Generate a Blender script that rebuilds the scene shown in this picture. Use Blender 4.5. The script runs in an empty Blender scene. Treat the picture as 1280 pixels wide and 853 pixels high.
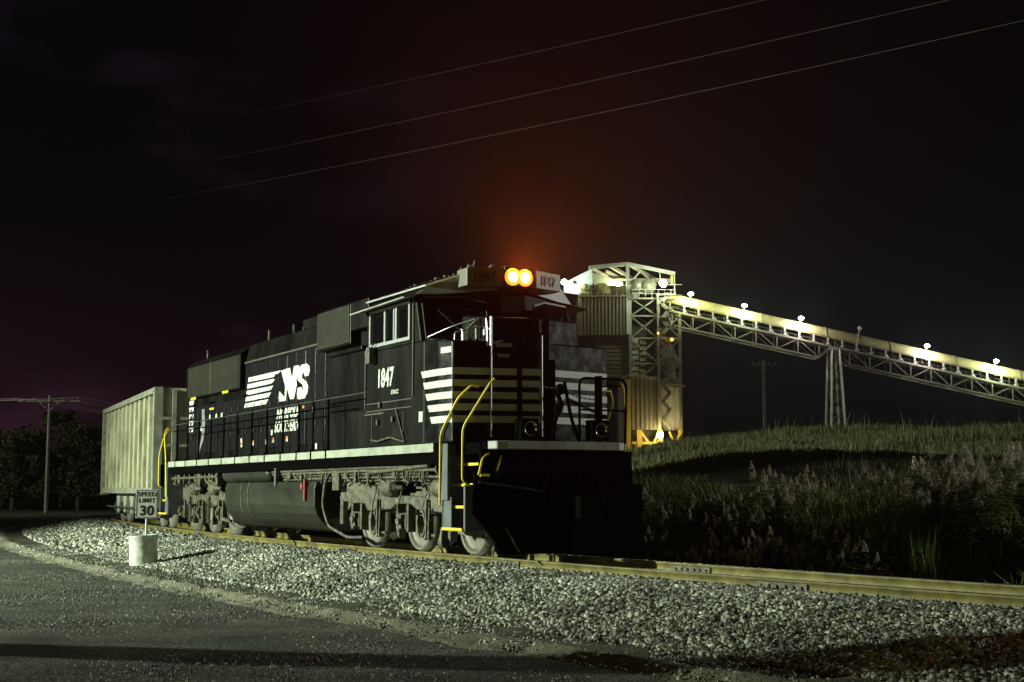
import bpy, bmesh, math, random
import numpy as np
from mathutils import Vector, Matrix
R = math.radians
sc = bpy.context.scene
COL = sc.collection
# ------------------------------------------------------------------ camera
cam_d = bpy.data.cameras.new('camera'); cam = bpy.data.objects.new('camera', cam_d); COL.objects.link(cam)
cam_d.sensor_width = 36.0; cam_d.lens = 50.0; cam_d.clip_start = 0.1; cam_d.clip_end = 2000
ZR = 0.55                                   # rail top above the road
cam.location = (0, 0, 1.0963 + ZR); cam.rotation_euler = (R(90) + 0.10516, 0, 0)
sc.camera = cam
# ------------------------------------------------------------------ night sky
w = bpy.data.worlds.new('World'); sc.world = w; w.use_nodes = True
nt = w.node_tree; N = nt.nodes; LK = nt.links; N.clear()
wo = N.new('ShaderNodeOutputWorld'); bg = N.new('ShaderNodeBackground')
sky = N.new('ShaderNodeTexSky'); sky.sky_type = 'NISHITA'; sky.sun_disc = False
sky.sun_elevation = R(-4.0); sky.sun_rotation = R(-40)
tc = N.new('ShaderNodeTexCoord'); sep = N.new('ShaderNodeSeparateXYZ'); LK.new(tc.outputs['Generated'], sep.inputs[0])
def wmath(op, a, b=None, c=None):
    m = N.new('ShaderNodeMath'); m.operation = op; m.use_clamp = False
    for i, x in enumerate((a, b, c)):
        if x is None: continue
        if isinstance(x, (int, float)): m.inputs[i].default_value = x
        else: LK.new(x, m.inputs[i])
    return m.outputs[0]
# town glow low in the west (left), faint clouds
low = wmath('POWER', wmath('MAXIMUM', wmath('SUBTRACT', 1.0, wmath('MULTIPLY', wmath('ABSOLUTE', sep.outputs['Z']), 4.2)), 0.0), 2.0)
west = wmath('POWER', wmath('MINIMUM', wmath('MAXIMUM', wmath('MULTIPLY_ADD', sep.outputs['X'], -2.6, 0.05), 0.0), 1.0), 1.1)
nz = N.new('ShaderNodeTexNoise'); nz.inputs['Scale'].default_value = 5; nz.inputs['Detail'].default_value = 5
mp = N.new('ShaderNodeMapping'); mp.inputs['Scale'].default_value = (1, 1, 3.2); LK.new(tc.outputs['Generated'], mp.inputs[0]); LK.new(mp.outputs[0], nz.inputs['Vector'])
cl = wmath('MAXIMUM', wmath('MULTIPLY', wmath('SUBTRACT', nz.outputs['Fac'], 0.52), 6.0), 0.0)
glow = wmath('MULTIPLY', wmath('MULTIPLY', low, west), wmath('MULTIPLY_ADD', cl, 0.5, 0.7))
def wmix(col, fac, typ='RGB'):
    v = N.new('ShaderNodeVectorMath'); v.operation = 'SCALE'; v.inputs[0].default_value = col; LK.new(fac, v.inputs['Scale']); return v.outputs[0]
def wadd(a, b):
    v = N.new('ShaderNodeVectorMath'); v.operation = 'ADD'; LK.new(a, v.inputs[0]); LK.new(b, v.inputs[1]); return v.outputs[0]
base = N.new('ShaderNodeRGB'); base.outputs[0].default_value = (0.0008, 0.0007, 0.0014, 1)
skys = N.new('ShaderNodeVectorMath'); skys.operation = 'SCALE'; LK.new(sky.outputs[0], skys.inputs[0]); skys.inputs['Scale'].default_value = 0.001
cloudfac = wmath('MULTIPLY', wmath('MULTIPLY', cl, west), 0.010)
tot = wadd(wadd(base.outputs[0], skys.outputs[0]), wadd(wmix((0.032, 0.009, 0.015), glow), wmix((1.0, 0.6, 1.1), cloudfac)))
LK.new(tot, bg.inputs['Color']); bg.inputs['Strength'].default_value = 1.0; LK.new(bg.outputs[0], wo.inputs[0])
# ------------------------------------------------------------------ exposure
sc.view_settings.view_transform = 'Standard'; sc.view_settings.look = 'None'
sc.view_settings.exposure = 0.0; sc.view_settings.gamma = 1.0; sc.view_settings.use_curve_mapping = False
sc.cycles.use_denoising = True; sc.cycles.max_bounces = 6; sc.cycles.volume_bounces = 0
sc.cycles.sample_clamp_indirect = 4.0; sc.cycles.volume_step_rate = 5
P_KEY = 135000; P_SODIUM = 1250; P_RIGHT = 46000; P_CONV = 900; P_HEAD = 6200; HAZE = 0.0002
rnd = random.Random(7); nrs = np.random.RandomState(11)

# ------------------------------------------------------------------ materials
MATS = {}
def mat(name, col, rough=0.6, metal=0.0, var=0.0, vscale=3.0, bump=0.0, bscale=30.0, col2=None, spec=None, coat=0.0, stretch=(1,1,1), emit=None, estr=0.0, trans=0.0, subs=0.0, rvar=0.0):
    if name in MATS: return MATS[name]
    m = bpy.data.materials.new(name); m.use_nodes = True; n = m.node_tree.nodes; l = m.node_tree.links
    b = n['Principled BSDF']; b.inputs['Roughness'].default_value = rough; b.inputs['Metallic'].default_value = metal
    b.inputs['Base Color'].default_value = (*col, 1)
    if coat: b.inputs['Coat Weight'].default_value = coat; b.inputs['Coat Roughness'].default_value = 0.12
    if spec is not None: b.inputs['Specular IOR Level'].default_value = spec
    if emit: b.inputs['Emission Color'].default_value = (*emit, 1); b.inputs['Emission Strength'].default_value = estr
    tcn = n.new('ShaderNodeTexCoord'); mpn = n.new('ShaderNodeMapping'); mpn.inputs['Scale'].default_value = stretch; l.new(tcn.outputs['Object'], mpn.inputs[0])
    if var or col2 or rvar:
        nn = n.new('ShaderNodeTexNoise'); nn.inputs['Scale'].default_value = vscale; nn.inputs['Detail'].default_value = 8; nn.inputs['Roughness'].default_value = 0.65
        l.new(mpn.outputs[0], nn.inputs['Vector'])
        rp = n.new('ShaderNodeValToRGB'); rp.color_ramp.elements[0].position = 0.35; rp.color_ramp.elements[1].position = 0.68
        c2 = col2 if col2 else tuple(min(1, c * (1 + var)) for c in col); c1 = tuple(c * (1 - var) for c in col)
        rp.color_ramp.elements[0].color = (*c1, 1); rp.color_ramp.elements[1].color = (*c2, 1)
        l.new(nn.outputs['Fac'], rp.inputs[0]); l.new(rp.outputs[0], b.inputs['Base Color'])
        if rvar:
            mr = n.new('ShaderNodeMapRange'); mr.inputs['From Min'].default_value = .3; mr.inputs['From Max'].default_value = .7
            mr.inputs['To Min'].default_value = max(0.03, rough - rvar); mr.inputs['To Max'].default_value = min(1, rough + rvar)
            l.new(nn.outputs['Fac'], mr.inputs[0]); l.new(mr.outputs[0], b.inputs['Roughness'])
    if bump:
        bn = n.new('ShaderNodeTexNoise'); bn.inputs['Scale'].default_value = bscale; bn.inputs['Detail'].default_value = 4; l.new(mpn.outputs[0], bn.inputs['Vector'])
        bp_ = n.new('ShaderNodeBump'); bp_.inputs['Strength'].default_value = bump; bp_.inputs['Distance'].default_value = 0.05
        l.new(bn.outputs['Fac'], bp_.inputs['Height']); l.new(bp_.outputs[0], b.inputs['Normal'])
    MATS[name] = m; return m
black = mat('loco_black', (0.005, 0.0053, 0.005), 0.42, var=0.5, vscale=1.3, spec=.12, col2=(0.011, 0.011, 0.0085), stretch=(1, 1, .35), rvar=0.1, bump=.12, bscale=3)
doorm = mat('door_gloss_black', (0.010, 0.010, 0.012), 0.26, rvar=0.12, vscale=3, stretch=(1, 1, .15), bump=.5, bscale=2.2)
blackg = mat('gloss_black', (0.006, 0.006, 0.007), 0.26, spec=.35, rvar=0.08, vscale=4, bump=.12, bscale=4)
dusty = mat('dusty_panel', (0.055, 0.055, 0.045), 0.7, var=0.3, vscale=2, stretch=(1, 1, .3))
pilotb = mat('pilot_black', (0.003, 0.003, 0.003), 0.8, spec=.0, rvar=.1, vscale=4)
under = mat('running_gear_dust', (0.08, 0.075, 0.046), 0.6, var=0.8, vscale=7, col2=(.16, .15, .095), bump=.3, bscale=20)
underd = mat('running_gear_dark', (0.035, 0.033, 0.028), 0.8, var=0.5, vscale=6)
tankm = mat('tank_paint', (0.022, 0.023, 0.016), 0.5, spec=.25, var=0.4, vscale=1.6, stretch=(.25, 1, 1), rvar=.12, bump=.1, bscale=3)
wheelm = mat('wheel_steel', (0.15, 0.14, 0.11), 0.55, metal=.2, var=0.3, vscale=4)
white = mat('reflective_white', (0.62, 0.64, 0.58), 0.5, var=0.12, vscale=5)
offwhite = mat('offwhite_stripe', (0.33, 0.35, 0.28), 0.6, var=0.25, vscale=3)
browm = mat('brow_grey', (0.3, 0.3, 0.27), 0.5, var=0.2)
alu = mat('aluminium_frame', (0.6, 0.62, 0.62), 0.35, metal=0.7)
glassm = mat('dark_glass', (0.004, 0.004, 0.005), 0.05, spec=0.6)
yellow = mat('safety_yellow', (0.75, 0.6, 0.02), 0.45)
amber = mat('amber_sticker', (0.7, 0.25, 0.02), 0.5)
bluegrey = mat('step_blue_grey', (0.1, 0.115, 0.125), 0.5, var=0.25)
digit = mat('number_black', (0.01, 0.01, 0.01), 0.5)
railrust = mat('rail_rust', (0.17, 0.135, 0.025), 0.65, var=0.5, vscale=3, col2=(0.24, 0.20, 0.05), bump=.2, bscale=12, stretch=(1, 1, 1))
railtop = mat('rail_head', (0.5, 0.48, 0.42), 0.22, metal=0.9)
tiem = mat('sleeper_wood', (0.05, 0.04, 0.03), 0.9, var=0.5, vscale=6, bump=.4, bscale=14)
carm = mat('hopper_aluminium', (0.42, 0.42, 0.36), 0.55, metal=.15, var=0.28, vscale=2.2, stretch=(1, 1, .4), bump=.15, bscale=3)
carw = mat('hopper_wall', (0.16, 0.16, 0.13), 0.65, var=0.3, vscale=1.5); carr = mat('hopper_rib', (0.40, 0.39, 0.24), 0.5, var=0.5, col2=(.54, .53, .36), vscale=2.2, stretch=(1, 1, .4))  # walls darkened, ribs lightened: light and shade between ribs put into colour
card = mat('hopper_frame', (0.22, 0.22, 0.17), 0.65, var=0.3, vscale=3)
corr = None

# ------------------------------------------------------------------ mesh builder
class MB:
    def __init__(s, flip=False): s.v = []; s.f = []; s.flip = flip; s.sm = []
    def add(s, vs, fs, smooth=False):
        o = len(s.v)
        s.v += [((-x, y, z) if s.flip else (x, y, z)) for x, y, z in vs]
        s.f += [tuple(i + o for i in f) for f in fs]; s.sm += [smooth] * len(fs); return s
    def box(s, x0, x1, y0, y1, z0, z1):
        return s.add([(x0,y0,z0),(x1,y0,z0),(x1,y1,z0),(x0,y1,z0),(x0,y0,z1),(x1,y0,z1),(x1,y1,z1),(x0,y1,z1)],
                     [(0,3,2,1),(4,5,6,7),(0,1,5,4),(1,2,6,5),(2,3,7,6),(3,0,4,7)])
    def prism(s, poly, a, b, axis):   # axis 'y': poly is (x,z); 'x': (y,z); 'z': (x,y)
        n = len(poly)
        def p(q, t): return (q[0], t, q[1]) if axis == 'y' else ((t, q[0], q[1]) if axis == 'x' else (q[0], q[1], t))
        vs = [p(q, a) for q in poly] + [p(q, b) for q in poly]
        return s.add(vs, [tuple(range(n)), tuple(range(2*n-1, n-1, -1))] + [(i, (i+1) % n, (i+1) % n + n, i + n) for i in range(n)])
    def cyl(s, p0, p1, r, r2=None, n=14, cap=True, smooth=True):
        r2 = r if r2 is None else r2
        a = Vector(p0); b = Vector(p1); d = (b - a).normalized()
        u = d.orthogonal().normalized(); v = d.cross(u)
        vs = []
        for c, rr in ((a, r), (b, r2)):
            for i in range(n):
                t = 2*math.pi*i/n; q = c + (u*math.cos(t) + v*math.sin(t))*rr; vs.append(tuple(q))
        s.add(vs, [(i, (i+1) % n, (i+1) % n + n, i + n) for i in range(n)], smooth)
        if cap: s.add(vs, [tuple(range(n-1, -1, -1)), tuple(range(n, 2*n))])
        return s
    def bar(s, p0, p1, w=.05, h=None):
        h = w if h is None else h
        a = Vector(p0); b = Vector(p1); d = (b - a).normalized()
        u = d.cross(Vector((0, 0, 1)))
        if u.length < 1e-3: u = Vector((1, 0, 0))
        u.normalize(); v = u.cross(d)
        vs = [tuple(c + u*(w/2*i) + v*(h/2*j)) for c in (a, b) for i, j in ((-1,-1),(1,-1),(1,1),(-1,1))]
        return s.add(vs, [(3,2,1,0),(4,5,6,7),(0,1,5,4),(1,2,6,5),(2,3,7,6),(3,0,4,7)])
    def tube(s, pts, r, n=8):
        # smooth path with rounded bends
        P = [Vector(p) for p in pts]; Q = [P[0]]
        for i in range(1, len(P)-1):
            a = (P[i-1]-P[i]); b = (P[i+1]-P[i]); k = min(a.length, b.length)*.3; k = min(k, .12)
            a0 = P[i] + a.normalized()*k; b0 = P[i] + b.normalized()*k
            for t in (0, .33, .66, 1): Q.append(a0*(1-t)**2 + P[i]*2*t*(1-t) + b0*t*t)
        Q.append(P[-1]); rings = []
        u = None
        for i, q in enumerate(Q):
            d = ((Q[min(i+1, len(Q)-1)] - Q[max(i-1, 0)])).normalized()
            if u is None: u = d.orthogonal().normalized()
            u = (u - d*u.dot(d)).normalized(); v = d.cross(u)
            rings.append([tuple(q + (u*math.cos(2*math.pi*j/n) + v*math.sin(2*math.pi*j/n))*r) for j in range(n)])
        vs = [p for rg in rings for p in rg]; fs = []
        for i in range(len(Q)-1):
            for j in range(n): fs.append((i*n+j, i*n+(j+1) % n, (i+1)*n+(j+1) % n, (i+1)*n+j))
        s.add(vs, fs, True); s.add(vs, [tuple(range(n)), tuple(range(len(vs)-1, len(vs)-n-1, -1))]); return s
    def ball(s, c, r, n=8, sc_=(1,1,1)):
        vs = []; fs = []
        for i in range(n//2+1):
            t = math.pi*i/(n//2)
            for j in range(n):
                p = 2*math.pi*j/n; vs.append((c[0]+r*sc_[0]*math.sin(t)*math.cos(p), c[1]+r*sc_[1]*math.sin(t)*math.sin(p), c[2]+r*sc_[2]*math.cos(t)))
        for i in range(n//2):
            for j in range(n): fs.append((i*n+j, (i+1)*n+j, (i+1)*n+(j+1) % n, i*n+(j+1) % n))
        return s.add(vs, fs, True)
    def lathe(s, prof, c, axis='y', n=24):   # prof: (r, t) pairs along axis
        vs = []; fs = []; k = len(prof)
        for j in range(n):
            a = 2*math.pi*j/n
            for r, t in prof:
                x, y = r*math.cos(a), r*math.sin(a)
                vs.append((c[0]+x, c[1]+t, c[2]+y) if axis == 'y' else ((c[0]+x, c[1]+y, c[2]+t) if axis == 'z' else (c[0]+t, c[1]+x, c[2]+y)))
        for j in range(n):
            for i in range(k-1): fs.append((j*k+i, j*k+i+1, ((j+1) % n)*k+i+1, ((j+1) % n)*k+i))
        return s.add(vs, fs, True)
    def build(s, name, m, parent=None, bevel=0, loc=None, mats=None):
        me = bpy.data.meshes.new(name); me.from_pydata(s.v, [], s.f)
        bm = bmesh.new(); bm.from_mesh(me); bmesh.ops.recalc_face_normals(bm, faces=bm.faces); bm.to_mesh(me); bm.free()
        if any(s.sm): me.polygons.foreach_set('use_smooth', s.sm)
        me.materials.append(m); o = bpy.data.objects.new(name, me); COL.objects.link(o)
        if parent is not None: o.parent = parent
        if loc is not None: o.location = loc
        if bevel:
            md = o.modifiers.new('bevel', 'BEVEL'); md.width = bevel; md.segments = 2; md.limit_method = 'ANGLE'; md.angle_limit = R(30)
        return o
def _bp(s, name, m, parent=None, bevel=0):
    # each separate piece becomes its own object
    par = list(range(len(s.v)))
    def find(a):
        while par[a] != a: par[a] = par[par[a]]; a = par[a]
        return a
    key = {}
    for i, p in enumerate(s.v):
        k = (round(p[0], 4), round(p[1], 4), round(p[2], 4))
        if k in key: par[find(i)] = find(key[k])
        else: key[k] = i
    for f in s.f:
        for j in f[1:]: par[find(j)] = find(f[0])
    grp = {}
    for fi, f in enumerate(s.f): grp.setdefault(find(f[0]), []).append(fi)
    out = []
    for fl in grp.values():
        q = MB(); mp = {}
        for fi in fl:
            for j in s.f[fi]:
                if j not in mp: mp[j] = len(q.v); q.v.append(s.v[j])
            q.f.append(tuple(mp[j] for j in s.f[fi])); q.sm.append(s.sm[fi])
        out.append(q.build(name, m, parent, bevel))
    return out
MB.parts = _bp
def npmesh(name, V, F, m, smooth=False, parent=None):
    V = np.asarray(V, np.float32); F = np.asarray(F, np.int32); me = bpy.data.meshes.new(name); k = F.shape[1]
    me.vertices.add(len(V)); me.vertices.foreach_set('co', V.ravel()); me.loops.add(F.size); me.loops.foreach_set('vertex_index', F.ravel())
    me.polygons.add(len(F)); me.polygons.foreach_set('loop_start', np.arange(0, F.size, k, dtype=np.int32)); me.polygons.foreach_set('loop_total', np.full(len(F), k, np.int32))
    if smooth: me.polygons.foreach_set('use_smooth', np.ones(len(F), bool))
    me.update(calc_edges=True); me.validate(); me.materials.append(m); o = bpy.data.objects.new(name, me); COL.objects.link(o)
    if parent is not None: o.parent = parent
    return o
def empty(name, loc=(0,0,0), rz=0, parent=None):
    o = bpy.data.objects.new(name, None); COL.objects.link(o); o.location = loc; o.rotation_euler = (0, 0, rz); o.empty_display_size = .3
    if parent is not None: o.parent = parent
    return o
def tag(o, label=None, cat=None, group=None, kind=None):
    if label: o['label'] = label
    if cat: o['category'] = cat
    if group: o['group'] = group
    if kind: o['kind'] = kind
    return o
def copy_tree(o, parent=None):
    c = o.copy(); COL.objects.link(c)
    if parent is not None: c.parent = parent
    for ch in list(o.children): copy_tree(ch, c)
    return c
def text(name, body, size, m, parent, loc, rot, bold=0.0, sx=1.0, shear=0.0, align='LEFT', ext=0.003, space=1.0):
    c = bpy.data.curves.new(name, 'FONT'); c.body = body; c.size = size; c.offset = bold; c.extrude = ext; c.shear = shear; c.align_x = align; c.space_character = space
    c.resolution_u = 3; c.materials.append(m); t = bpy.data.objects.new(name, c); COL.objects.link(t)
    bpy.context.view_layer.update(); dg = bpy.context.evaluated_depsgraph_get()
    me = bpy.data.meshes.new_from_object(t.evaluated_get(dg)); bpy.data.objects.remove(t); bpy.data.curves.remove(c)
    o = bpy.data.objects.new(name, me); COL.objects.link(o)
    o.parent = parent; o.location = loc; o.rotation_euler = rot; o.scale = (sx, 1, 1); return o

# ------------------------------------------------------------------ track geometry
A0 = 0.52296; KK = 0.0053484; X0 = -0.96739; Y0 = 26.69095
S_ = np.arange(-60, 140.01, 0.1)
_k = np.where(S_ < 32, KK, np.where(S_ < 58, 0.012, 0.0))
_a = np.zeros_like(S_); i0 = int(np.argmin(abs(S_)))
_a[i0] = A0
for i in range(i0+1, len(S_)): _a[i] = _a[i-1] - _k[i-1]*.1
for i in range(i0-1, -1, -1): _a[i] = _a[i+1] + _k[i]*.1
_x = np.zeros_like(S_); _y = np.zeros_like(S_); _x[i0] = X0; _y[i0] = Y0
for i in range(i0+1, len(S_)): _x[i] = _x[i-1] - math.sin(.5*(_a[i]+_a[i-1]))*.1; _y[i] = _y[i-1] + math.cos(.5*(_a[i]+_a[i-1]))*.1
for i in range(i0-1, -1, -1): _x[i] = _x[i+1] + math.sin(.5*(_a[i]+_a[i+1]))*.1; _y[i] = _y[i+1] - math.cos(.5*(_a[i]+_a[i+1]))*.1
def tr(s, v):
    s = np.asarray(s, float); a = np.interp(s, S_, _a); return np.interp(s, S_, _x) + v*np.cos(a), np.interp(s, S_, _y) + v*np.sin(a)
def ss(a, b, x):
    t = np.clip((np.asarray(x, float)-a)/(b-a), 0, 1); return t*t*(3-2*t)
def vnoise(x, y, sc_, seed=0):
    x = np.asarray(x)*sc_ + seed*17.3; y = np.asarray(y)*sc_ + seed*9.1
    xi = np.floor(x).astype(int); yi = np.floor(y).astype(int); fx = x-xi; fy = y-yi; fx = fx*fx*(3-2*fx); fy = fy*fy*(3-2*fy)
    def h(a, b):
        q = (a*374761393 + b*668265263 + seed*1442695) & 0x7fffffff; q = (q ^ (q >> 13))*1274126177 & 0x7fffffff; return ((q ^ (q >> 16)) & 0xffff)/65535.0
    return (h(xi, yi)*(1-fx) + h(xi+1, yi)*fx)*(1-fy) + (h(xi, yi+1)*(1-fx) + h(xi+1, yi+1)*fx)*fy - .5
def prof(s, v):     # height across the track bed, v<0 on the camera side
    z = np.interp(v, [-60, -5.7, -5.35, -5.1, -4.75, -4.4, -3.95, -3.5, -1.9, -1.35, -.85, -.65, .65, .85, 1.5, 1.9, 3.3, 4.4, 6.5, 60], [0, 0, .015, .085, .02, .035, .05, .12, .39, .405, .40, .35, .35, .36, .40, .38, -.35, -.45, -.1, -.1])
    return z
def hill(x, y):
    h = np.interp(x, [-20, -8, 0, 5, 7.1, 10.4, 13.8, 21.6, 60], [0.0, 0.6, 2.3, 3.36, 3.8, 4.13, 4.3, 4.37, 4.6])
    g = np.interp(y, [5, 14, 20, 26, 32, 45, 60, 75, 110, 2000], [.14, .16, .2, .24, .33, .7, 1.0, .9, 0.1, 0])
    return h*g
_tt = np.stack(tr(S_, 0), 1)
def sv(x, y):
    x = np.asarray(x, float).ravel(); y = np.asarray(y, float).ravel(); so = np.zeros_like(x); vo = np.zeros_like(x)
    T = _tt[::5]; Ss = S_[::5]; Aa = _a[::5]
    for i in range(0, len(x), 20000):
        dx = x[i:i+20000, None]-T[:, 0]; dy = y[i:i+20000, None]-T[:, 1]; j = (dx*dx+dy*dy).argmin(1); k = np.arange(len(j))
        so[i:i+20000] = Ss[j]; vo[i:i+20000] = dx[k, j]*np.cos(Aa[j]) + dy[k, j]*np.sin(Aa[j])
    return so, vo
def terrain(x, y):
    sh = np.shape(x); s, v = sv(x, y); x = np.asarray(x, float).ravel(); y = np.asarray(y, float).ravel()
    far = ss(6, 14, v)
    z = prof(s, v)
    z = z*(1-ss(60, 90, y)) 
    z = z + ss(3.6, 9, v)*hill(x, y) + vnoise(x, y, .35, 3)*.12*ss(5, 9, v) + vnoise(x, y, 1.3, 5)*.05*ss(5, 9, v)
    z = z + vnoise(x, y, .12, 8)*.25*ss(-16, -40, -abs(v))*0
    return z.reshape(sh)
# ------------------------------------------------------------------ ground
def axis(lo, hi, d0, d1, step, far0, far1, gr=1.18):
    a = list(np.arange(d0, d1, step)); st = step; q = d1
    while q < far1: a.append(q); st *= gr; q += st
    a.append(far1); st = step; q = d0 - step
    b = []
    while q > far0: b.append(q); st *= gr; q -= st
    b.append(far0); return np.array(b[::-1] + a)
gx = axis(0, 0, -18, 24, .3, -1500, 1500); gy = axis(0, 0, 4, 62, .3, -400, 1900)
GX, GY = np.meshgrid(gx, gy); GZ = terrain(GX, GY)
_, GV = sv(GX, GY); GV = GV.reshape(GX.shape)
GZ = GZ - np.where((GV > -20) & (GV < 3.9), .06, 0)
ng = len(gx); idx = np.arange(GX.size).reshape(GX.shape)
F = np.stack([idx[:-1, :-1].ravel(), idx[:-1, 1:].ravel(), idx[1:, 1:].ravel(), idx[1:, :-1].ravel()], 1)
grassg = mat('ground_grass', (0.018, 0.024, 0.006), 0.95, var=0.5, vscale=1.2, bump=.6, bscale=9, col2=(0.045, 0.05, 0.012))
g = npmesh('ground', np.stack([GX.ravel(), GY.ravel(), GZ.ravel()], 1), F, grassg, True); tag(g, kind='structure')
def strip(name, s0, s1, ds, v0, v1, dv, dz, m, zfun=None, noise=None):
    s = np.arange(s0, s1+ds, ds); v = np.arange(v0, v1+dv/2, dv); Sg, Vg = np.meshgrid(s, v); X, Y = tr(Sg, Vg)
    Z = prof(Sg, Vg) + dz
    if noise: Z = Z + noise(X, Y, Sg, Vg)
    i = np.arange(X.size).reshape(X.shape)
    F = np.stack([i[:-1, :-1].ravel(), i[:-1, 1:].ravel(), i[1:, 1:].ravel(), i[1:, :-1].ravel()], 1)
    o = npmesh(name, np.stack([X.ravel(), Y.ravel(), Z.ravel()], 1), F, m, True); tag(o, kind='structure'); return o
# gravel road surface: dark chips with pale specks
def stony(name, c_lo, c_hi, scale, bump, rough=0.85, patch=None):
    m = bpy.data.materials.new(name); m.use_nodes = True; n = m.node_tree.nodes; l = m.node_tree.links; b = n['Principled BSDF']; b.inputs['Roughness'].default_value = rough
    tcn = n.new('ShaderNodeTexCoord'); vo = n.new('ShaderNodeTexVoronoi'); vo.inputs['Scale'].default_value = scale; l.new(tcn.outputs['Object'], vo.inputs['Vector'])
    sp = n.new('ShaderNodeSeparateColor'); l.new(vo.outputs['Color'], sp.inputs[0])
    rp = n.new('ShaderNodeValToRGB'); e = rp.color_ramp.elements; e[0].color = (*c_lo, 1); e[0].position = .25; e[1].color = (*c_hi, 1); e[1].position = 1.0
    l.new(sp.outputs[0], rp.inputs[0])
    nn = n.new('ShaderNodeTexNoise'); nn.inputs['Scale'].default_value = .9; nn.inputs['Detail'].default_value = 6; l.new(tcn.outputs['Object'], nn.inputs['Vector'])
    mr = n.new('ShaderNodeMapRange'); mr.inputs['From Min'].default_value = .3; mr.inputs['From Max'].default_value = .7; mr.inputs['To Min'].default_value = .55; mr.inputs['To Max'].default_value = 1.25; l.new(nn.outputs['Fac'], mr.inputs[0])
    mr.inputs['To Min'].default_value = .3 if patch else .55; mr.inputs['To Max'].default_value = 1.5 if patch else 1.25
    vm = n.new('ShaderNodeVectorMath'); vm.operation = 'SCALE'; l.new(rp.outputs[0], vm.inputs[0]); l.new(mr.outputs[0], vm.inputs['Scale']); l.new(vm.outputs[0], b.inputs['Base Color'])
    bp_ = n.new('ShaderNodeBump'); bp_.inputs['Strength'].default_value = bump; bp_.inputs['Distance'].default_value = .6/scale; bp_.invert = True
    l.new(vo.outputs['Distance'], bp_.inputs['Height']); l.new(bp_.outputs[0], b.inputs['Normal']); MATS[name] = m; return m
roadm = stony('road_chips', (0.012, 0.013, 0.010), (0.18, 0.18, 0.13), 55, 1.0, patch=True)
bermm = stony('pale_grit', (0.13, 0.125, 0.08), (0.42, 0.40, 0.29), 60, .7)
dirtm = stony('verge_dirt', (0.035, 0.035, 0.02), (0.14, 0.14, 0.09), 40, .9)
ballm = stony('ballast_base', (0.02, 0.02, 0.018), (0.12, 0.12, 0.11), 22, 1.0)
strip('road', -26, 90, .25, -15.5, -5.5, .25, .002, roadm, noise=lambda X, Y, S, V: vnoise(X, Y, .5, 2)*.03 + vnoise(X, Y, 2.0, 4)*.012 - .05*ss(-14.5, -15.5, V))
strip('gravel_berm', -24, 75, .06, -5.62, -4.78, .05, .004, bermm, noise=lambda X, Y, S, V: vnoise(X, Y, 3, 6)*.05 + vnoise(X, Y, 9, 7)*.025 - .03*ss(.28, .44, abs(V+5.2)))
strip('verge', -24, 75, .1, -4.9, -3.6, .08, -.004, dirtm, noise=lambda X, Y, S, V: vnoise(X, Y, 2.2, 9)*.06 + vnoise(X, Y, 8, 10)*.03 - .05*ss(.55, .65, abs(V+4.25)))
strip('ballast_bed', -26, 90, .15, -4.0, 3.9, .1, -.03, ballm, noise=lambda X, Y, S, V: vnoise(X, Y, 1.4, 12)*.05*ss(1.5, 2.0, abs(V)) + vnoise(X, Y, 6, 13)*.02)

# ------------------------------------------------------------------ loose stones (real geometry)
def stones(name, n, s0, s1, v0, v1, r0, r1, m, zoff=0.0, sbias=1.0, avoid=None, vedge=0):
    S = s0 + (s1-s0)*nrs.rand(n)**sbias; V = v0 + (v1-v0)*nrs.rand(n)
    if avoid is not None: k = ~avoid(S, V); S = S[k]; V = V[k]; n = len(S)
    X, Y = tr(S, V); Z = prof(S, V) + vnoise(X, Y, 1.4, 12)*.05*ss(1.5, 2.0, abs(V))*(V > -4.0) + zoff
    r = r0 + (r1-r0)*nrs.rand(n)**2
    cube = np.array([(-1,-1,-1),(1,-1,-1),(1,1,-1),(-1,1,-1),(-1,-1,1),(1,-1,1),(1,1,1),(-1,1,1)], float)*.62
    P = cube[None] + (nrs.rand(n, 8, 3)-.5)*.75
    P *= (r[:, None]*(.6 + .8*nrs.rand(n, 3)))[:, None, :]
    a = nrs.rand(n)*6.283; b = (nrs.rand(n)-.5)*2.2; ca, sa, cb, sb = np.cos(a), np.sin(a), np.cos(b), np.sin(b)
    y = P[..., 1]*cb[:, None]-P[..., 2]*sb[:, None]; z = P[..., 1]*sb[:, None]+P[..., 2]*cb[:, None]; x = P[..., 0]
    P = np.stack([x*ca[:, None]-y*sa[:, None], x*sa[:, None]+y*ca[:, None], z], 2)
    P += np.stack([X, Y, Z], 1)[:, None, :]
    f = np.array([(0,3,2,1),(4,5,6,7),(0,1,5,4),(1,2,6,5),(2,3,7,6),(3,0,4,7)])
    F = (f[None] + (np.arange(n)*8)[:, None, None]).reshape(-1, 4)
    o = npmesh(name, P.reshape(-1, 3), F, m); return o
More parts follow.
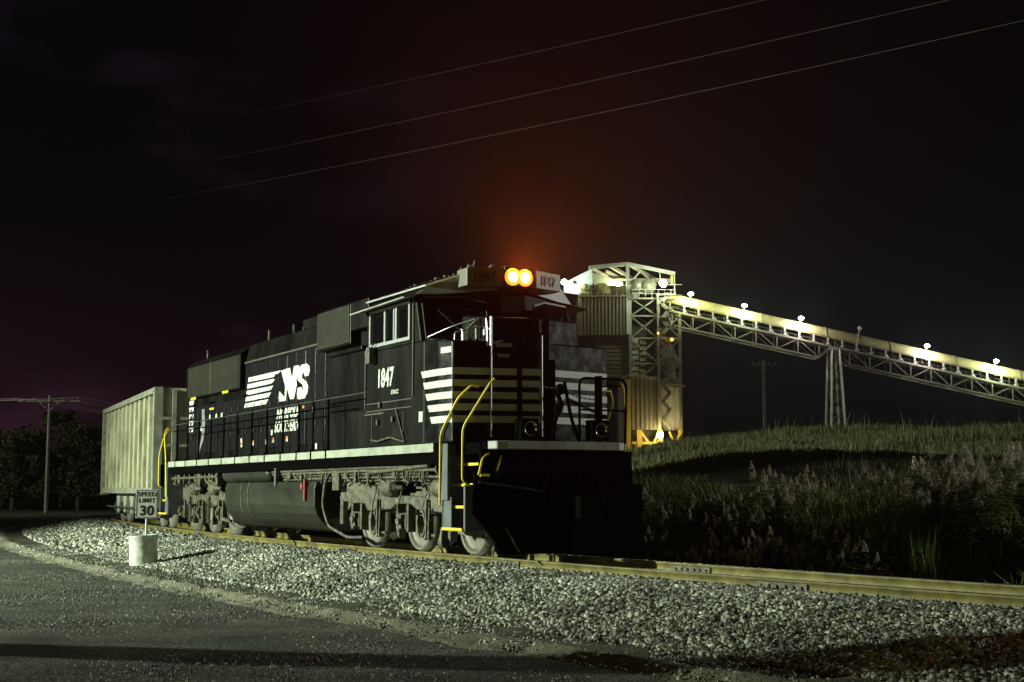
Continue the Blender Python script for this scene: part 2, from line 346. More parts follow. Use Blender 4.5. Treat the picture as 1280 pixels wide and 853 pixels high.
def stone_mat(name, lo, hi):
    m = bpy.data.materials.new(name); m.use_nodes = True; n = m.node_tree.nodes; l = m.node_tree.links; b = n['Principled BSDF']; b.inputs['Roughness'].default_value = .62
    geo = n.new('ShaderNodeNewGeometry'); rp = n.new('ShaderNodeValToRGB'); e = rp.color_ramp.elements
    e[0].color = (*lo, 1); e[0].position = 0; e[1].color = (*hi, 1); e[1].position = 1
    x = e.new(.5); x.color = (lo[0]*.5+hi[0]*.38, lo[1]*.5+hi[1]*.38, lo[2]*.5+hi[2]*.34, 1)
    l.new(geo.outputs['Random Per Island'], rp.inputs[0])
    tcn = n.new('ShaderNodeTexCoord'); nn = n.new('ShaderNodeTexNoise'); nn.inputs['Scale'].default_value = .7; nn.inputs['Detail'].default_value = 6; nn.inputs['Roughness'].default_value = .7; l.new(tcn.outputs['Object'], nn.inputs['Vector'])
    mr = n.new('ShaderNodeMapRange'); mr.inputs['From Min'].default_value = .36; mr.inputs['From Max'].default_value = .6; mr.inputs['To Min'].default_value = .4; mr.inputs['To Max'].default_value = 1.1; l.new(nn.outputs['Fac'], mr.inputs[0])
    vm = n.new('ShaderNodeVectorMath'); vm.operation = 'SCALE'; l.new(rp.outputs[0], vm.inputs[0]); l.new(mr.outputs[0], vm.inputs['Scale']); l.new(vm.outputs[0], b.inputs['Base Color']); return m
stm = stone_mat('crushed_stone', (0.05, 0.05, 0.043), (0.75, 0.76, 0.65))
o1 = stones('ballast_stones', 92000, -15.5, 14, -4.15, -.83, .018, .044, stm, .01, sbias=1.15)
tag(o1, 'grey crushed stone heaped along the near rail down to the road', 'gravel', kind='stuff')
o2 = stones('far_ballast_stones', 14000, 14, 48, -4.2, -.85, .04, .08, stm, .01)
tag(o2, 'pale crushed stone beside the far end of the train', 'gravel', kind='stuff')
o3 = stones('crib_stones', 9000, -15, 14, -.68, 1.9, .022, .05, stm, -.0)
tag(o3, 'crushed stone lying between and beyond the rails', 'gravel', kind='stuff')
o4 = stones('road_chippings', 45000, -14.5, 14, -13.5, -5.25, .005, .018, stone_mat('chips', (0.03, 0.03, 0.03), (0.4, 0.4, 0.36)), .002, sbias=1.1)
tag(o4, 'small loose stone chips scattered over the dark road', 'gravel', kind='stuff')
o5 = stones('verge_stones', 9000, -14.5, 20, -5.4, -3.9, .008, .026, stm, .0)
tag(o5, 'small stones scattered on the dirt verge below the ballast', 'gravel', kind='stuff')

# ------------------------------------------------------------------ rails
track = empty('railway_track', (X0, Y0, 0)); tag(track, kind='structure')
def railmesh(vc, name):
    s = np.arange(-24, 70.01, .4); pr = [(-.075,0),(-.075,.012),(-.02,.03),(-.009,.05),(-.009,.128),(-.036,.138),(-.036,.165),(-.028,.172),(.028,.172),(.036,.165),(.036,.138),(.009,.128),(.009,.05),(.02,.03),(.075,.012),(.075,0)]
    V = []; k = len(pr)
    for v, z in pr:
        X, Y = tr(s, vc+v); V.append(np.stack([X-X0, Y-Y0, np.full_like(X, ZR-.172+z)], 1))
    V = np.stack(V, 1).reshape(-1, 3); F = []
    for i in range(len(s)-1):
        for j in range(k-1): F.append((i*k+j, i*k+j+1, (i+1)*k+j+1, (i+1)*k+j))
    o = npmesh(name, V, F, railrust, False, track); o.data.materials.append(railtop)
    mi = np.zeros(len(F), np.int32); mi[np.arange(len(F)) % (k-1) == 7] = 1; mi[np.arange(len(F)) % (k-1) == 6] = 1; o.data.polygons.foreach_set('material_index', mi); return o
railmesh(-.755, 'rail'); railmesh(.755, 'rail')
for s in np.arange(-16.2, 26, .6):
    X, Y = tr(s, .05); a = float(np.interp(s, S_, _a)); m = MB(); m.box(-.115, .115, -1.3, 1.3, -.18, 0)
    t = m.build('sleeper', tiem, track, loc=(float(X)-X0, float(Y)-Y0, ZR-.174)); t.rotation_euler = (0, 0, a + R(90)*0 + 0); t.rotation_euler = (0, 0, a-R(90)+R(0) + R(90)*0)
    t.rotation_euler = (0, 0, a - R(90))
for s, vv in ((-9.6, -.755), (-3.0, -.755), (3.5, -.755), (15.2, -.755), (-6.0, .755)):
    X, Y = tr(s, vv); a = float(np.interp(s, S_, _a)); m = MB()
    for sd in (-1, 1):
        m.box(-.45, .45, sd*.012, sd*.034, .03, .125)
        for q in (-.36, -.22, -.08, .08, .22, .36): m.cyl((q, sd*.034, .078), (q, sd*.06, .078), .02, n=6)
    b = m.build('joint_bar', under, track, loc=(float(X)-X0, float(Y)-Y0, ZR-.172)); b.rotation_euler = (0, 0, a + R(90))

# ================================================================== LOCOMOTIVE  (u rearwards, v away from camera, h above rail)
TH = math.atan2(-.88350676, .46841841)
loco = empty('locomotive', (X0, Y0, ZR), TH)
tag(loco, 'black road locomotive with white nose stripes and two lit orange headlights', 'locomotive')
def B(): return MB(True)
def LP(m, name, mt, **k): return m.build(name, mt, loco, **k)
# underframe
m = B(); m.box(-2.3, 15.3, -1.5, 1.5, 1.56, 1.895); m.box(-3.55, 16.5, -.9, .9, 1.2, 1.89); m.box(-2.0, 15, -.55, .55, .95, 1.56)
m.box(-3.6, -2.3, -1.28, 1.28, 1.7, 1.89); m.box(15.3, 16.5, -1.28, 1.28, 1.7, 1.89)
LP(m, 'underframe', pilotb)
for s in (-1, 1):
    m = B(); m.box(-2.1, 15.4, min(s*1.503, s*1.53), max(s*1.503, s*1.53), 1.755, 1.9); LP(m, 'sill_stripe', offwhite)
# anticlimber
m = B(); m.prism([(-3.62,-1.27),(-3.82,-1.2),(-3.9,-1.05),(-3.94,0),(-3.9,1.05),(-3.82,1.2),(-3.62,1.27)], 1.765, 1.9, 'z'); LP(m, 'anticlimber', browm, bevel=.015)
# pilot, plow, coupler
m = B(); m.box(-3.7, -3.6, -1.42, 1.42, .55, 1.76); LP(m, 'pilot_plate', pilotb)
m = B()
for s in (-1, 1):
    pl = [(s*1.55, 1.22), (s*1.6, 1.1), (s*1.6, .75), (s*1.25, .32), (s*1.2, .1), (s*.02, .1), (s*.02, .95), (s*.5, 1.05)]
    vs = [(-3.75 - .42*(1-abs(v)/1.6), v, h) for v, h in pl] + [(-3.7 - .42*(1-abs(v)/1.6), v, h) for v, h in pl]; n = len(pl)
    m.add(vs, [tuple(range(n)), tuple(range(2*n-1, n-1, -1))] + [(i, (i+1) % n, (i+1) % n + n, i+n) for i in range(n)])
LP(m, 'snow_plow', pilotb)
m = B(); m.tube([(-3.76, -1.5, 1.235), (-3.9, -1.0, 1.17), (-4.05, -.5, 1.09)], .018); LP(m, 'plow_edge', underd); m = B(); m.bar((-3.95, -1.1, .5), (-4.02, -.9, .14), .03); LP(m, 'plow_brace', under)
m = B(); m.box(-4.5, -3.6, -.11, .11, .72, .98); m.prism([(-4.5,-.16),(-4.72,-.2),(-4.82,-.06),(-4.7,.02),(-4.66,.2),(-4.45,.2)], .66, 1.02, 'z'); m.box(-3.95, -3.68, -.3, .3, .62, 1.08); LP(m, 'coupler', pilotb, bevel=.02)
m = B(); m.box(17.3, 16.4, -.11, .11, .72, .98); m.prism([(17.25,-.16),(17.5,-.2),(17.6,-.06),(17.45,.02),(17.4,.2),(17.2,.2)], .66, 1.02, 'z'); LP(m, 'coupler', underd, bevel=.02)
for v0, v1 in ((-.45, -.75), (.3, .42), (.55, .75), (-.3, -.5)):
    m = B(); m.tube([(-3.8, v0, 1.35), (-4.02, v0, 1.2), (-4.1, (v0+v1)/2, .75), (-4.02, v1, .62)], .03); m.ball((-3.8, v0, 1.38), .05); LP(m, 'air_hose', pilotb)
m = B(); m.tube([(-3.85, -1.3, 1.5), (-3.95, -1.2, 1.3), (-3.95, 1.1, 1.3), (-3.88, 1.3, 1.52)], .014); LP(m, 'uncoupling_lever', pilotb)
m = B(); m.tube([(-3.85, .25, 1.65), (-4.0, .3, 1.3), (-4.0, .62, 1.1), (-4.0, .98, 1.32), (-3.85, 1.08, 1.65)], .028); LP(m, 'jumper_cable', pilotb)
# stairwells at the four corners
def stairs(ua, ub, s):      # ua: end next to body, ub: outer end
    uo = 1 if ub > ua else -1
    m = B(); V0, V1 = sorted((s*1.5, s*1.545))
    a, b = sorted((ua, ua+uo*.3)); m.box(a, b, V0, V1, .95, 1.88)
    a, b = sorted((ua, ua+uo*.07)); m.box(a, b, *sorted((s*1.5, s*.95)), .45, 1.88)
    a, b = sorted((ub-uo*.06, ub)); m.box(a, b, *sorted((s*1.5, s*.95)), .45, 1.2)
    a, b = sorted((ua, ua+uo*.36)); m.box(a, b, *sorted((s*1.48, s*1.5)), .5, 1.0)
    st = LP(m, 'step_side', bluegrey)
    for k, (h, vi) in enumerate(((.46, 1.3), (.82, 1.2), (1.18, 1.1), (1.52, 1.0))):
        m = B(); a, b = sorted((ua+uo*.07, ub-uo*.06)); m.box(a, b, *sorted((s*(vi-.16), s*(vi+.22-.02*k))), h, h+.03); t = LP(m, 'step_tread', underd)
        m = B(); m.box(a, b, *sorted((s*(vi+.2), s*(vi+.235))), h-.005, h+.04); m.build('tread_edge', yellow, t)
    # handrails
    m = B(); e = ua+uo*.02; q = 1.55*s
    m.tube([(e, q, .86), (e+uo*.08, s*1.58, 2.05), (e+uo*.58, s*1.5, 2.62), (e+uo*.74, s*1.34, 2.82), (e+uo*.74, s*1.2, 2.80)], .02)
    LP(m, 'grab_rail', yellow)
    m = B(); e = ub+uo*.0
    m.tube([(e+uo*.02, s*1.42, 1.18), (e, q, 1.27), (e, q, 2.12), (e+uo*.42, s*1.27, 2.82), (e+uo*.45, s*1.2, 2.9)], .02)
    LP(m, 'grab_rail', yellow)
for s in (-1, 1): stairs(-2.4, -3.28, s); stairs(15.4, 16.35, s)
m = B(); m.box(16.5, 16.58, -1.45, 1.45, .45, 1.85); LP(m, 'pilot_plate', pilotb)
# small corner bits at front
m = B(); m.tube([(-3.72, -1.48, 1.35), (-3.74, -1.42, 1.62), (-3.74, -1.3, 1.7)], .018); m.tube([(-3.74, -1.18, 1.4), (-3.74, -1.08, 1.66)], .018); m.box(-3.76, -3.72, -1.46, -1.3, 1.33, 1.37); LP(m, 'grab_iron', yellow)

# cab ----------------------------------------------------------------
def vplan(u0, du, hv): return [(.87, -hv), (u0, -hv), (u0-du, 0), (u0, hv), (.87, hv)]
# walls below the window line
m = B(); m.prism([(.87,-1.55),(-1.75,-1.55),(-2.35,-1.1),(-2.35,1.1),(-1.75,1.55),(.87,1.55)], 1.9, 3.68, 'z'); LP(m, 'cab_lower_body', black, bevel=.02)
# upper cab, front rakes back
def ring(h, u0, uc, hv, ur=.87): return [(ur,-hv,h),(u0,-hv,h),(uc,-.25,h),(uc,.25,h),(u0,hv,h),(ur,hv,h)]
m = B(); a = ring(3.68, -1.62, -2.3, 1.55); b = ring(4.56, -1.36, -2.05, 1.55); n = 6
m.add(a+b, [tuple(range(n)), tuple(range(2*n-1, n-1, -1))] + [(i, (i+1) % n, (i+1) % n+n, i+n) for i in range(n)])
LP(m, 'cab_upper_body', black, bevel=.02)
# roof: sloped sides, raised centre, V front
def ufr(v): t = min(1, max(0, (abs(v)-.25)/1.33)); return -2.12*(1-t) - 1.44*t
rp_ = [(-1.58,4.5),(-1.27,4.79),(-.6,4.95),(0,4.97),(.6,4.95),(1.27,4.79),(1.58,4.5)]
m = B(); n = len(rp_)
m.add([(ufr(v), v, h) for v, h in rp_] + [(1.0, v, h) for v, h in rp_], [tuple(range(n)), tuple(range(2*n-1, n-1, -1))] + [(i, (i+1) % n, (i+1) % n+n, i+n) for i in range(n)])
rf = LP(m, 'cab_roof', black)
for s in (-1, 1):
    pb_ = [(1.56,4.53),(1.27,4.765),(.6,4.925),(.3,4.93),(.3,4.6),(1.2,4.53)]; k = len(pb_); m = B()
    m.add([(ufr(v)-.015, s*v, h) for v, h in pb_] + [(ufr(v)+.03, s*v, h) for v, h in pb_], [tuple(range(k)), tuple(range(2*k-1, k-1, -1))] + [(i, (i+1) % k, (i+1) % k+k, i+k) for i in range(k)])
    LP(m, 'brow_panel', browm)
# gutter line and roof-edge fittings
m = B(); m.bar((1.0, -1.5, 4.66), (-1.55, -1.42, 4.68), .05, .03); m.bar((-1.55, -1.42, 4.68), (-2.0, -.66, 4.95), .04, .03); LP(m, 'rain_gutter', alu)
m = B()
for i in range(16):
    u = -1.9 + i*.19; m.box(u, u+rnd.uniform(.03, .1), -.7, -.64, 4.93, 4.97+rnd.uniform(.01, .06))
for u, h in ((-1.7, .17), (-1.45, .15), (-1.15, .13)): m.cyl((u, -.6, 4.97), (u-.1, -.6, 4.97+h), .018, n=6)
m.cyl((-1.75, -.75, 4.97), (-1.95, -.75, 5.0), .03, .045); m.cyl((-1.95, -.4, 4.99), (-2.1, -.4, 5.04), .025, .035)
m.cyl((-1.2, .2, 4.97), (-1.2, .2, 5.1), .14); LP(m, 'roof_fittings', under)
m = B(); m.box(-1.0, .7, .1, .55, 4.97, 5.06); LP(m, 'air_conditioner', black, bevel=.02)
# number boards and headlights
def on_front(yaw): return yaw
for s in (-1, 1):
    m = B(); c0 = (-2.36, s*.33); c1 = (-2.16, s*.93)
    m.add([(c0[0], c0[1], 4.64), (c1[0], c1[1], 4.64), (c1[0], c1[1], 4.95), (c0[0], c0[1], 4.96), (c0[0]+.4, c0[1], 4.64), (c1[0]+.4, c1[1], 4.64), (c1[0]+.4, c1[1], 4.95), (c0[0]+.4, c0[1], 4.96)],
          [(0,1,2,3),(4,7,6,5),(0,4,5,1),(3,2,6,7),(1,5,6,2),(0,3,7,4)])
    nb = LP(m, 'number_board', mat('number_board_face', (.16, .15, .12), .5, var=.15), bevel=.01)
    # digits : local X = -u
    p0 = Vector((-c0[0], c0[1], 0)); p1 = Vector((-c1[0], c1[1], 0))
    if s == 1: st, en = p0, p1
    else: st, en = p1, p0
    d = (en-st).normalized(); yaw = math.atan2(d.y, d.x); nrm = Vector((d.y, -d.x, 0)); pos = st + d*.10 + nrm*.014
    text('board_number', '1847', .25, digit, nb, (pos.x, pos.y, 4.71), (R(90), 0, yaw), bold=.004, sx=.8)
m = B(); m.box(-2.40, -1.9, -.32, .32, 4.62, 5.0); hl = LP(m, 'headlight_housing', black, bevel=.02)
lampm = mat('headlight_lens', (1, .6, .2), .3, emit=(1.0, 0.50, 0.12), estr=22)
bezm = mat('lit_reflector', (.8, .5, .2), .3, emit=(1.0, .22, .01), estr=2.2)  # orange emission stands in for lamp light reflected by the bowl
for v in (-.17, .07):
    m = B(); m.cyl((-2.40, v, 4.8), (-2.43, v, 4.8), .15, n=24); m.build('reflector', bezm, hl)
    m = B(); m.ball((-2.43, v, 4.8), .092, 14, (.35, 1, 1)); m.build('lens', lampm, hl)
# side windows (both sides)
for s in (-1, 1):
    y0, y1 = sorted((s*1.553, s*1.585)); yg0, yg1 = sorted((s*1.552, s*1.558))
    m = B(); m.box(-1.17, .66, yg0, yg1, 3.78, 4.42); wnd = LP(m, 'side_window', glassm)
    m = B()
    m.box(.62, .68, y0, y1, 3.75, 4.44); m.box(-1.2, -1.14, y0, y1, 3.75, 4.44); m.box(-1.14, .62, y0, y1, 3.75, 3.81); m.box(-1.14, .62, y0, y1, 4.39, 4.44)
    m.box(-.1, -.03, y0, y1, 3.81, 4.39); m.box(-.62, -.54, y0, y1, 3.81, 4.39); m.box(-.5, -.46, y0, y1, 3.81, 4.39)
    m.build('window_frame', alu, wnd)
    m = B(); m.add([(1.06, s*1.56, 4.50), (-1.5, s*1.56, 4.53), (-1.56, s*1.86, 4.46), (.98, s*1.86, 4.42), (1.06, s*1.56, 4.475), (-1.5, s*1.56, 4.505), (-1.56, s*1.86, 4.435), (.98, s*1.86, 4.395)],
                   [(0,1,2,3),(7,6,5,4),(0,3,7,4),(1,5,6,2),(3,2,6,7),(0,4,5,1)]); LP(m, 'sunshade', browm)
    m = B(); m.box(.38, .55, *sorted((s*1.56, s*1.7)), 3.45, 3.75); m.cyl((.42, s*1.64, 3.75), (.3, s*1.62, 3.82), .012, n=6); LP(m, 'side_mirror', under, bevel=.02)
    m = B(); m.box(-1.34, -1.30, *sorted((s*1.55, s*1.575)), 2.74, 4.5); m.box(-1.25, .85, *sorted((s*1.55, s*1.56)), 2.56, 2.58); m.box(-1.25, .85, *sorted((s*1.55, s*1.562)), 2.7, 2.72)
    m.box(.0, .9, *sorted((s*1.55, s*1.566)), 2.5, 2.53); m.box(.55, .57, *sorted((s*1.55, s*1.56)), 1.95, 2.5); m.box(-.9, -.88, *sorted((s*1.55, s*1.56)), 1.95, 2.5)
    LP(m, 'panel_seam', dusty)
    m = B(); m.tube([(-1.0, s*1.58, 1.96), (-.4, s*1.6, 2.06), (.2, s*1.6, 2.0), (.5, s*1.6, 2.04)], .018); m.bar((-.6, s*1.57, 2.55), (-.95, s*1.57, 2.02), .025); LP(m, 'cable_conduit', under)
    for u, h in ((.2, 2.3), (-.5, 2.33), (.1, 2.62)):
        m = B(); m.box(u, u+.07, *sorted((s*1.55, s*1.6)), h, h+.1); LP(m, 'latch', dusty)
m = B(); m.box(-1.73, -1.57, -1.562, -1.556, 2.28, 2.46); LP(m, 'label_plate', white)
# windshields
for s in (-1, 1):
    def wp(v, h):      # point on the raked V face, slightly proud
        t = (abs(v)-.25)/1.3; k = (h-3.68)/.88; u = (-2.3*(1-t) - 1.62*t) + k*.26; return (u-.012, v, h)
    q = [(1.46, 3.72), (.48, 3.86), (.48, 4.38), (.8, 4.48), (1.46, 4.48)]
    m = B(); m.add([wp(s*v, h) for v, h in q] + [tuple(np.array(wp(s*v, h)) + (.01, 0, 0)) for v, h in q], [(0,1,2,3,4), (9,8,7,6,5)] + [(i, (i+1) % 5, (i+1) % 5+5, i+5) for i in range(5)])
    ws = LP(m, 'windshield', glassm)
    m = B(); qq = [wp(s*v, h) for v, h in q]
    for i in range(5): m.bar(qq[i], qq[(i+1) % 5], .03, .03)
    m.build('rubber_seal', digit, ws)
    m = B(); m.bar(tuple(np.array(wp(s*.9, 3.82)) + (-.03, 0, 0)), tuple(np.array(wp(s*1.25, 4.25)) + (-.03, 0, 0)), .018, .018); m.build('wiper', digit, ws)
m = B(); m.box(-2.45, -1.0, .42, .46, 4.0, 4.3); LP(m, 'radio_bracket', pilotb)

# nose ----------------------------------------------------------------
UC, UE, VE = -3.12, -2.78, 1.50      # centre, edge u, edge v
def nose_plan(sc1=1.0): return [(-1.76,-1.555),(-2.36,-1.555),(UE,-VE),(UC,0),(UE,VE),(-2.36,1.555),(-1.76,1.555)]
m = B(); pl = nose_plan(); n = len(pl)
ht = [3.72, 3.64, 3.6, 3.6, 3.6, 3.64, 3.72]
m.add([(u, v, 1.9) for u, v in pl] + [(u, v, h) for (u, v), h in zip(pl, ht)], [tuple(range(n)), tuple(range(2*n-1, n-1, -1))] + [(i, (i+1) % n, (i+1) % n+n, i+n) for i in range(n)])
LP(m, 'nose', blackg, bevel=.03)
# raised centre of the nose between the windshields
m = B(); fr = lambda v: UC + (UE-UC)*abs(v)/VE
a = [(-1.9,-.9),(fr(.9)+.02,-.9),(UC+.02,0),(fr(.85)+.02,.85),(-1.9,.85)]; n = 5
m.add([(u, v, 3.5) for u, v in a] + [(u + (.06 if i in (1,2,3) else 0), v, 4.02 + (.12 if i in (0,4) else 0)) for i, (u, v) in enumerate(a)], [tuple(range(n)), tuple(range(2*n-1, n-1, -1))] + [(i, (i+1) % n, (i+1) % n+n, i+n) for i in range(n)])
LP(m, 'nose_top', blackg, bevel=.03)
def nf(v, h, off=.006): return (fr(v)-off, v, h)
# five bands wrapping the nose
for k in range(5):
    hb, ht_ = 3.03 - k*.2, 3.145 - k*.2
    if 1:
        m = B()
        for s in (-1, 1):
            u_s = -1.72 - k*.095
            pts_b = [(u_s-.02 if False else u_s, s*1.562), (-2.365, s*1.562), (UE-.008, s*(VE+.004))]
            path = [(u_s, s*1.562), (-2.366, s*1.562), (UE-.006, s*(VE+.006)), (UC-.007, 0)]
            if s < 0: path[-1] = (fr(.42)-.006, -.42)
            else:
                path[-1] = (fr(.12)-.006, .12)
            for i in range(3):
                (ua, va), (ub, vb) = path[i], path[i+1]
                sl = .07 if i == 0 else 0
                m.add([(ua-sl*0, va, hb), (ub, vb, hb), (ub, vb, ht_), (ua+sl, va, ht_)], [(0,1,2,3)])
        # door portion
        m.add([(fr(.34)-.03, -.34, hb), (fr(0)-.03, -.02, hb), (fr(0)-.03, -.02, ht_), (fr(.34)-.03, -.34, ht_)], [(0,1,2,3)])
        LP(m, 'nose_band', white)
for s in (-1, 1):
    m = B(); m.add([(-2.43, s*1.551, 3.40), (UE+.03, s*1.506, 3.40), (UE+.03, s*1.506, 3.50), (-2.43, s*1.551, 3.50)], [(0,1,2,3)]); LP(m, 'reflector', white)
# nose door with frame, hinges, handle
m = B(); m.add([nf(-.34, 1.95, .022), nf(-.0, 1.95, .022), nf(-.0, 3.75, .022), nf(-.34, 3.75, .022), nf(-.34, 1.95, -.01), nf(0, 1.95, -.01), nf(0, 3.75, -.01), nf(-.34, 3.75, -.01)], [(0,1,2,3),(7,6,5,4),(0,4,5,1),(3,2,6,7),(0,3,7,4),(1,5,6,2)])
nd = LP(m, 'nose_door', blackg)
m = B(); m.bar(nf(-.05, 2.6, .06), nf(-.05, 2.9, .06), .03); m.build('handle', alu, nd)
m = B(); m.box(UC-.10, UC-.0, .0, .1, 1.9, 4.0); m.box(UC-.14, UC-.02, .1, .2, 1.95, 3.3); LP(m, 'centre_post', pilotb, bevel=.01)
m = B(); m.tube([nf(-.9, 2.0, .10), nf(-.9, 4.0, .10)], .018); m.tube([nf(-.06, 2.0, .14), nf(-.06, 3.7, .14)], .018)
for h in (2.1, 2.95, 3.8): m.bar(nf(-.9, h, .1), nf(-.9, h, 0), .03)
m.tube([nf(-.9, 3.3, .1), nf(-.9, 3.55, .1), nf(-.7, 3.6, .09)], .014)
LP(m, 'vertical_handrail', alu)
for k, (va, vb, h) in enumerate(((-.78, -.5, 3.5), (-.74, -.54, 3.33))):
    m = B(); m.add([nf(va, h, .01), nf(vb, h, .01), nf(vb, h+.07-.015*k, .01), nf(va, h+.07-.015*k, .01)], [(0,1,2,3)]); LP(m, 'small_placard', offwhite)
# sand filler cap and hand rail on nose top left
m = B(); m.cyl((-2.4, -1.1, 3.62), (-2.4, -1.1, 3.8), .05); m.cyl((-2.4, -1.1, 3.8), (-2.4, -1.1, 3.83), .065); LP(m, 'sand_filler', alu)
m = B(); m.tube([(-2.7, -1.42, 3.6), (-2.7, -1.42, 3.74), (-2.85, -.95, 3.86), (-2.85, -.95, 3.7)], .014); m.tube([(-1.8, -1.5, 3.74), (-2.3, -1.3, 3.88), (-2.6, -1.0, 4.0)], .012); LP(m, 'grab_iron', alu)
m = B(); m.prism([(-1.16, 3.82), (-.93, 4.02), (-.93, 3.66), (-.98, 3.66), (-.98, 3.9), (-1.04, 3.86)], -2.62, -2.58, 'x'); LP(m, 'corner_bracket', offwhite)
# front platform railings, chains, hoses on the rail
for s in (1,):
    m = B(); m.tube([(-3.62, s*.45, 1.9), (-3.62, s*.45, 2.98), (-3.62, s*1.3, 2.98), (-3.55, s*1.42, 2.9), (-3.5, s*1.42, 1.9)], .022); m.tube([(-3.62, s*.45, 2.45), (-3.6, s*1.4, 2.45)], .016)
    LP(m, 'end_railing', pilotb)
m = B(); m.box(-3.68, -3.56, .78, .86, 1.9, 3.02); m.tube([(-3.6, .86, 2.85), (-3.6, 1.35, 2.88)], .016)
LP(m, 'railing_post', pilotb)
def chain(a, b, sag, nn, mt, name='chain'):
    m = B()
    for i in range(nn):
        t = (i+.5)/nn; p = [a[j]*(1-t)+b[j]*t for j in range(3)]; p[2] -= sag*4*t*(1-t); d = .5/nn
        q = [a[j]*(1-t-d)+b[j]*(t+d) for j in range(3)]; q[2] -= sag*4*(t+d)*(1-t-d)
        if i % 2: m.bar(p, q, .035, .012)
        else: m.bar(p, q, .012, .035)
    return LP(m, name, mt)
chain((-3.64, .2, 2.72), (-3.64, .84, 2.62), .03, 16, digit); chain((-3.64, .3, 2.2), (-3.64, .8, 2.2), .02, 12, digit); chain((-3.6, -.4, 2.9), (-3.6, .2, 2.85), .08, 12, underd)
m = B(); m.tube([(-3.55, .2, 2.9), (-3.6, .3, 2.3), (-3.65, .42, 1.92)], .03); m.tube([(-3.5, .05, 2.8), (-3.62, .12, 2.5), (-3.6, .0, 2.3), (-3.6, -.05, 2.0)], .04); m.ball((-3.55, .12, 2.78), .1); m.ball((-3.58, .06, 2.45), .09); LP(m, 'cable_bundle', pilotb)
for v in (-.62, .62 + .1):
    m = B(); m.box(-3.86, -3.62, v-.16, v+.16, 1.93, 2.27); dl = LP(m, 'ditch_light', pilotb, bevel=.01)
    m = B(); m.lathe([(.0, .05), (.08, .03), (.115, -.03), (.125, -.03)], (-3.87, v, 2.10), 'x', 18)
    m.build('lens', mat('unlit_lens', (.35, .36, .35), .12, metal=.8), dl)
# hoods ----------------------------------------------------------------
m = B(); m.prism([(-.97, 1.9), (-.97, 4.28), (-.86, 4.72), (.86, 4.72), (.97, 4.28), (.97, 1.9)], 1.9, 10.3, 'x'); LP(m, 'engine_hood', black, bevel=.015)
m = B(); m.prism([(-.97, 1.9), (-.97, 3.62), (.97, 3.62), (.97, 1.9)], 10.3, 15.4, 'x'); LP(m, 'rear_hood', black, bevel=.015)
m = B(); m.prism([(-1.1, 3.63), (-1.1, 4.5), (-.86, 4.7), (.86, 4.7), (1.1, 4.5), (1.1, 3.63)], 10.34, 15.3, 'x'); LP(m, 'radiator_housing', black, bevel=.02)
slat = mat('screen_mesh', (0.045, 0.043, 0.03), .75, var=.3, vscale=3)
for s in (-1, 1):
    m = B()
    m.box(10.44, 15.05, *sorted((s*1.102, s*1.11)), 3.66, 4.48)
    for i in range(58): u = 10.47 + i*.079; m.box(u, u+.03, *sorted((s*1.11, s*1.125)), 3.66, 4.48)
    m.box(12.8, 12.86, *sorted((s*1.11, s*1.135)), 3.64, 4.5)
    LP(m, 'radiator_screen', slat)
    m = B(); m.box(2.66, 4.6, *sorted((s*.9, s*1.18)), 4.04, 4.88); LP(m, 'filter_box', black, bevel=.02)
    m = B(); m.box(2.72, 4.55, *sorted((s*1.182, s*1.195)), 4.09, 4.83)
    for i in range(34): u = 2.76 + i*.053; m.box(u, u+.02, *sorted((s*1.195, s*1.205)), 4.1, 4.82)
    LP(m, 'filter_screen', slat)
    m = B(); m.box(.87, 1.78, *sorted((s*1.0, s*1.52)), 4.2, 4.76); LP(m, 'rear_cab_box', black, bevel=.02)
    m = B(); m.box(.9, 2.0, *sorted((s*.97, s*1.5)), 1.9, 2.62); LP(m, 'battery_box', black, bevel=.02)
    m = B(); m.box(1.9, 3.8, *sorted((s*.97, s*1.16)), 1.9, 3.86); m.box(1.9, 3.8, *sorted((s*.97, s*1.24)), 3.86, 3.95); LP(m, 'equipment_cabinet', black, bevel=.02)
    # doors along the hood: raised panels
    m = B(); u = 3.95; i = 0
    while u < 9.9:
        wd = .62; y0, y1 = sorted((s*.972, s*.985)); m.box(u+.02, u+wd-.02, y0, y1, 2.12, 4.2)
        u += wd; i += 1
    u = 10.35
    while u < 14.7: m.box(u+.02, u+.58, *sorted((s*.972, s*.985)), 2.12, 3.4); u += .62
    m.parts('hood_door', doorm, loco, bevel=.006)
    m = B(); u = 3.95
    while u < 15.0:
        for h in (2.5, 3.1): m.box(u+.5, u+.54, *sorted((s*.985, s*1.01)), h, h+.12)
        u += .62
    m.parts('door_latch', underd, loco)
    m = B(); m.box(4.62, 10.3, *sorted((s*.97, s*.99)), 4.25, 4.29); LP(m, 'hood_seam', dusty)
    # deck handrail
    posts = [14.68, 13.62, 12.53, 11.43, 10.31, 9.19, 8.06, 6.95, 5.85, 4.81, 3.92, 3.04]
    for u in posts:
        m = B(); m.cyl((u, s*1.48, 1.9), (u, s*1.48, 2.97), .024, n=8); m.box(u-.03, u+.03, *sorted((s*1.5, s*1.54)), 1.72, 1.95); LP(m, 'stanchion', pilotb)
    m = B(); m.tube([(16.3, s*1.45, 2.6), (15.1, s*1.48, 2.9), (1.0, s*1.48, 2.96)], .014); LP(m, 'walkway_handrail', underd if s < 0 else pilotb)
    m = B(); m.tube([(15.1, s*1.48, 2.72), (2.3, s*1.48, 2.78)], .016); LP(m, 'walkway_handrail', pilotb)
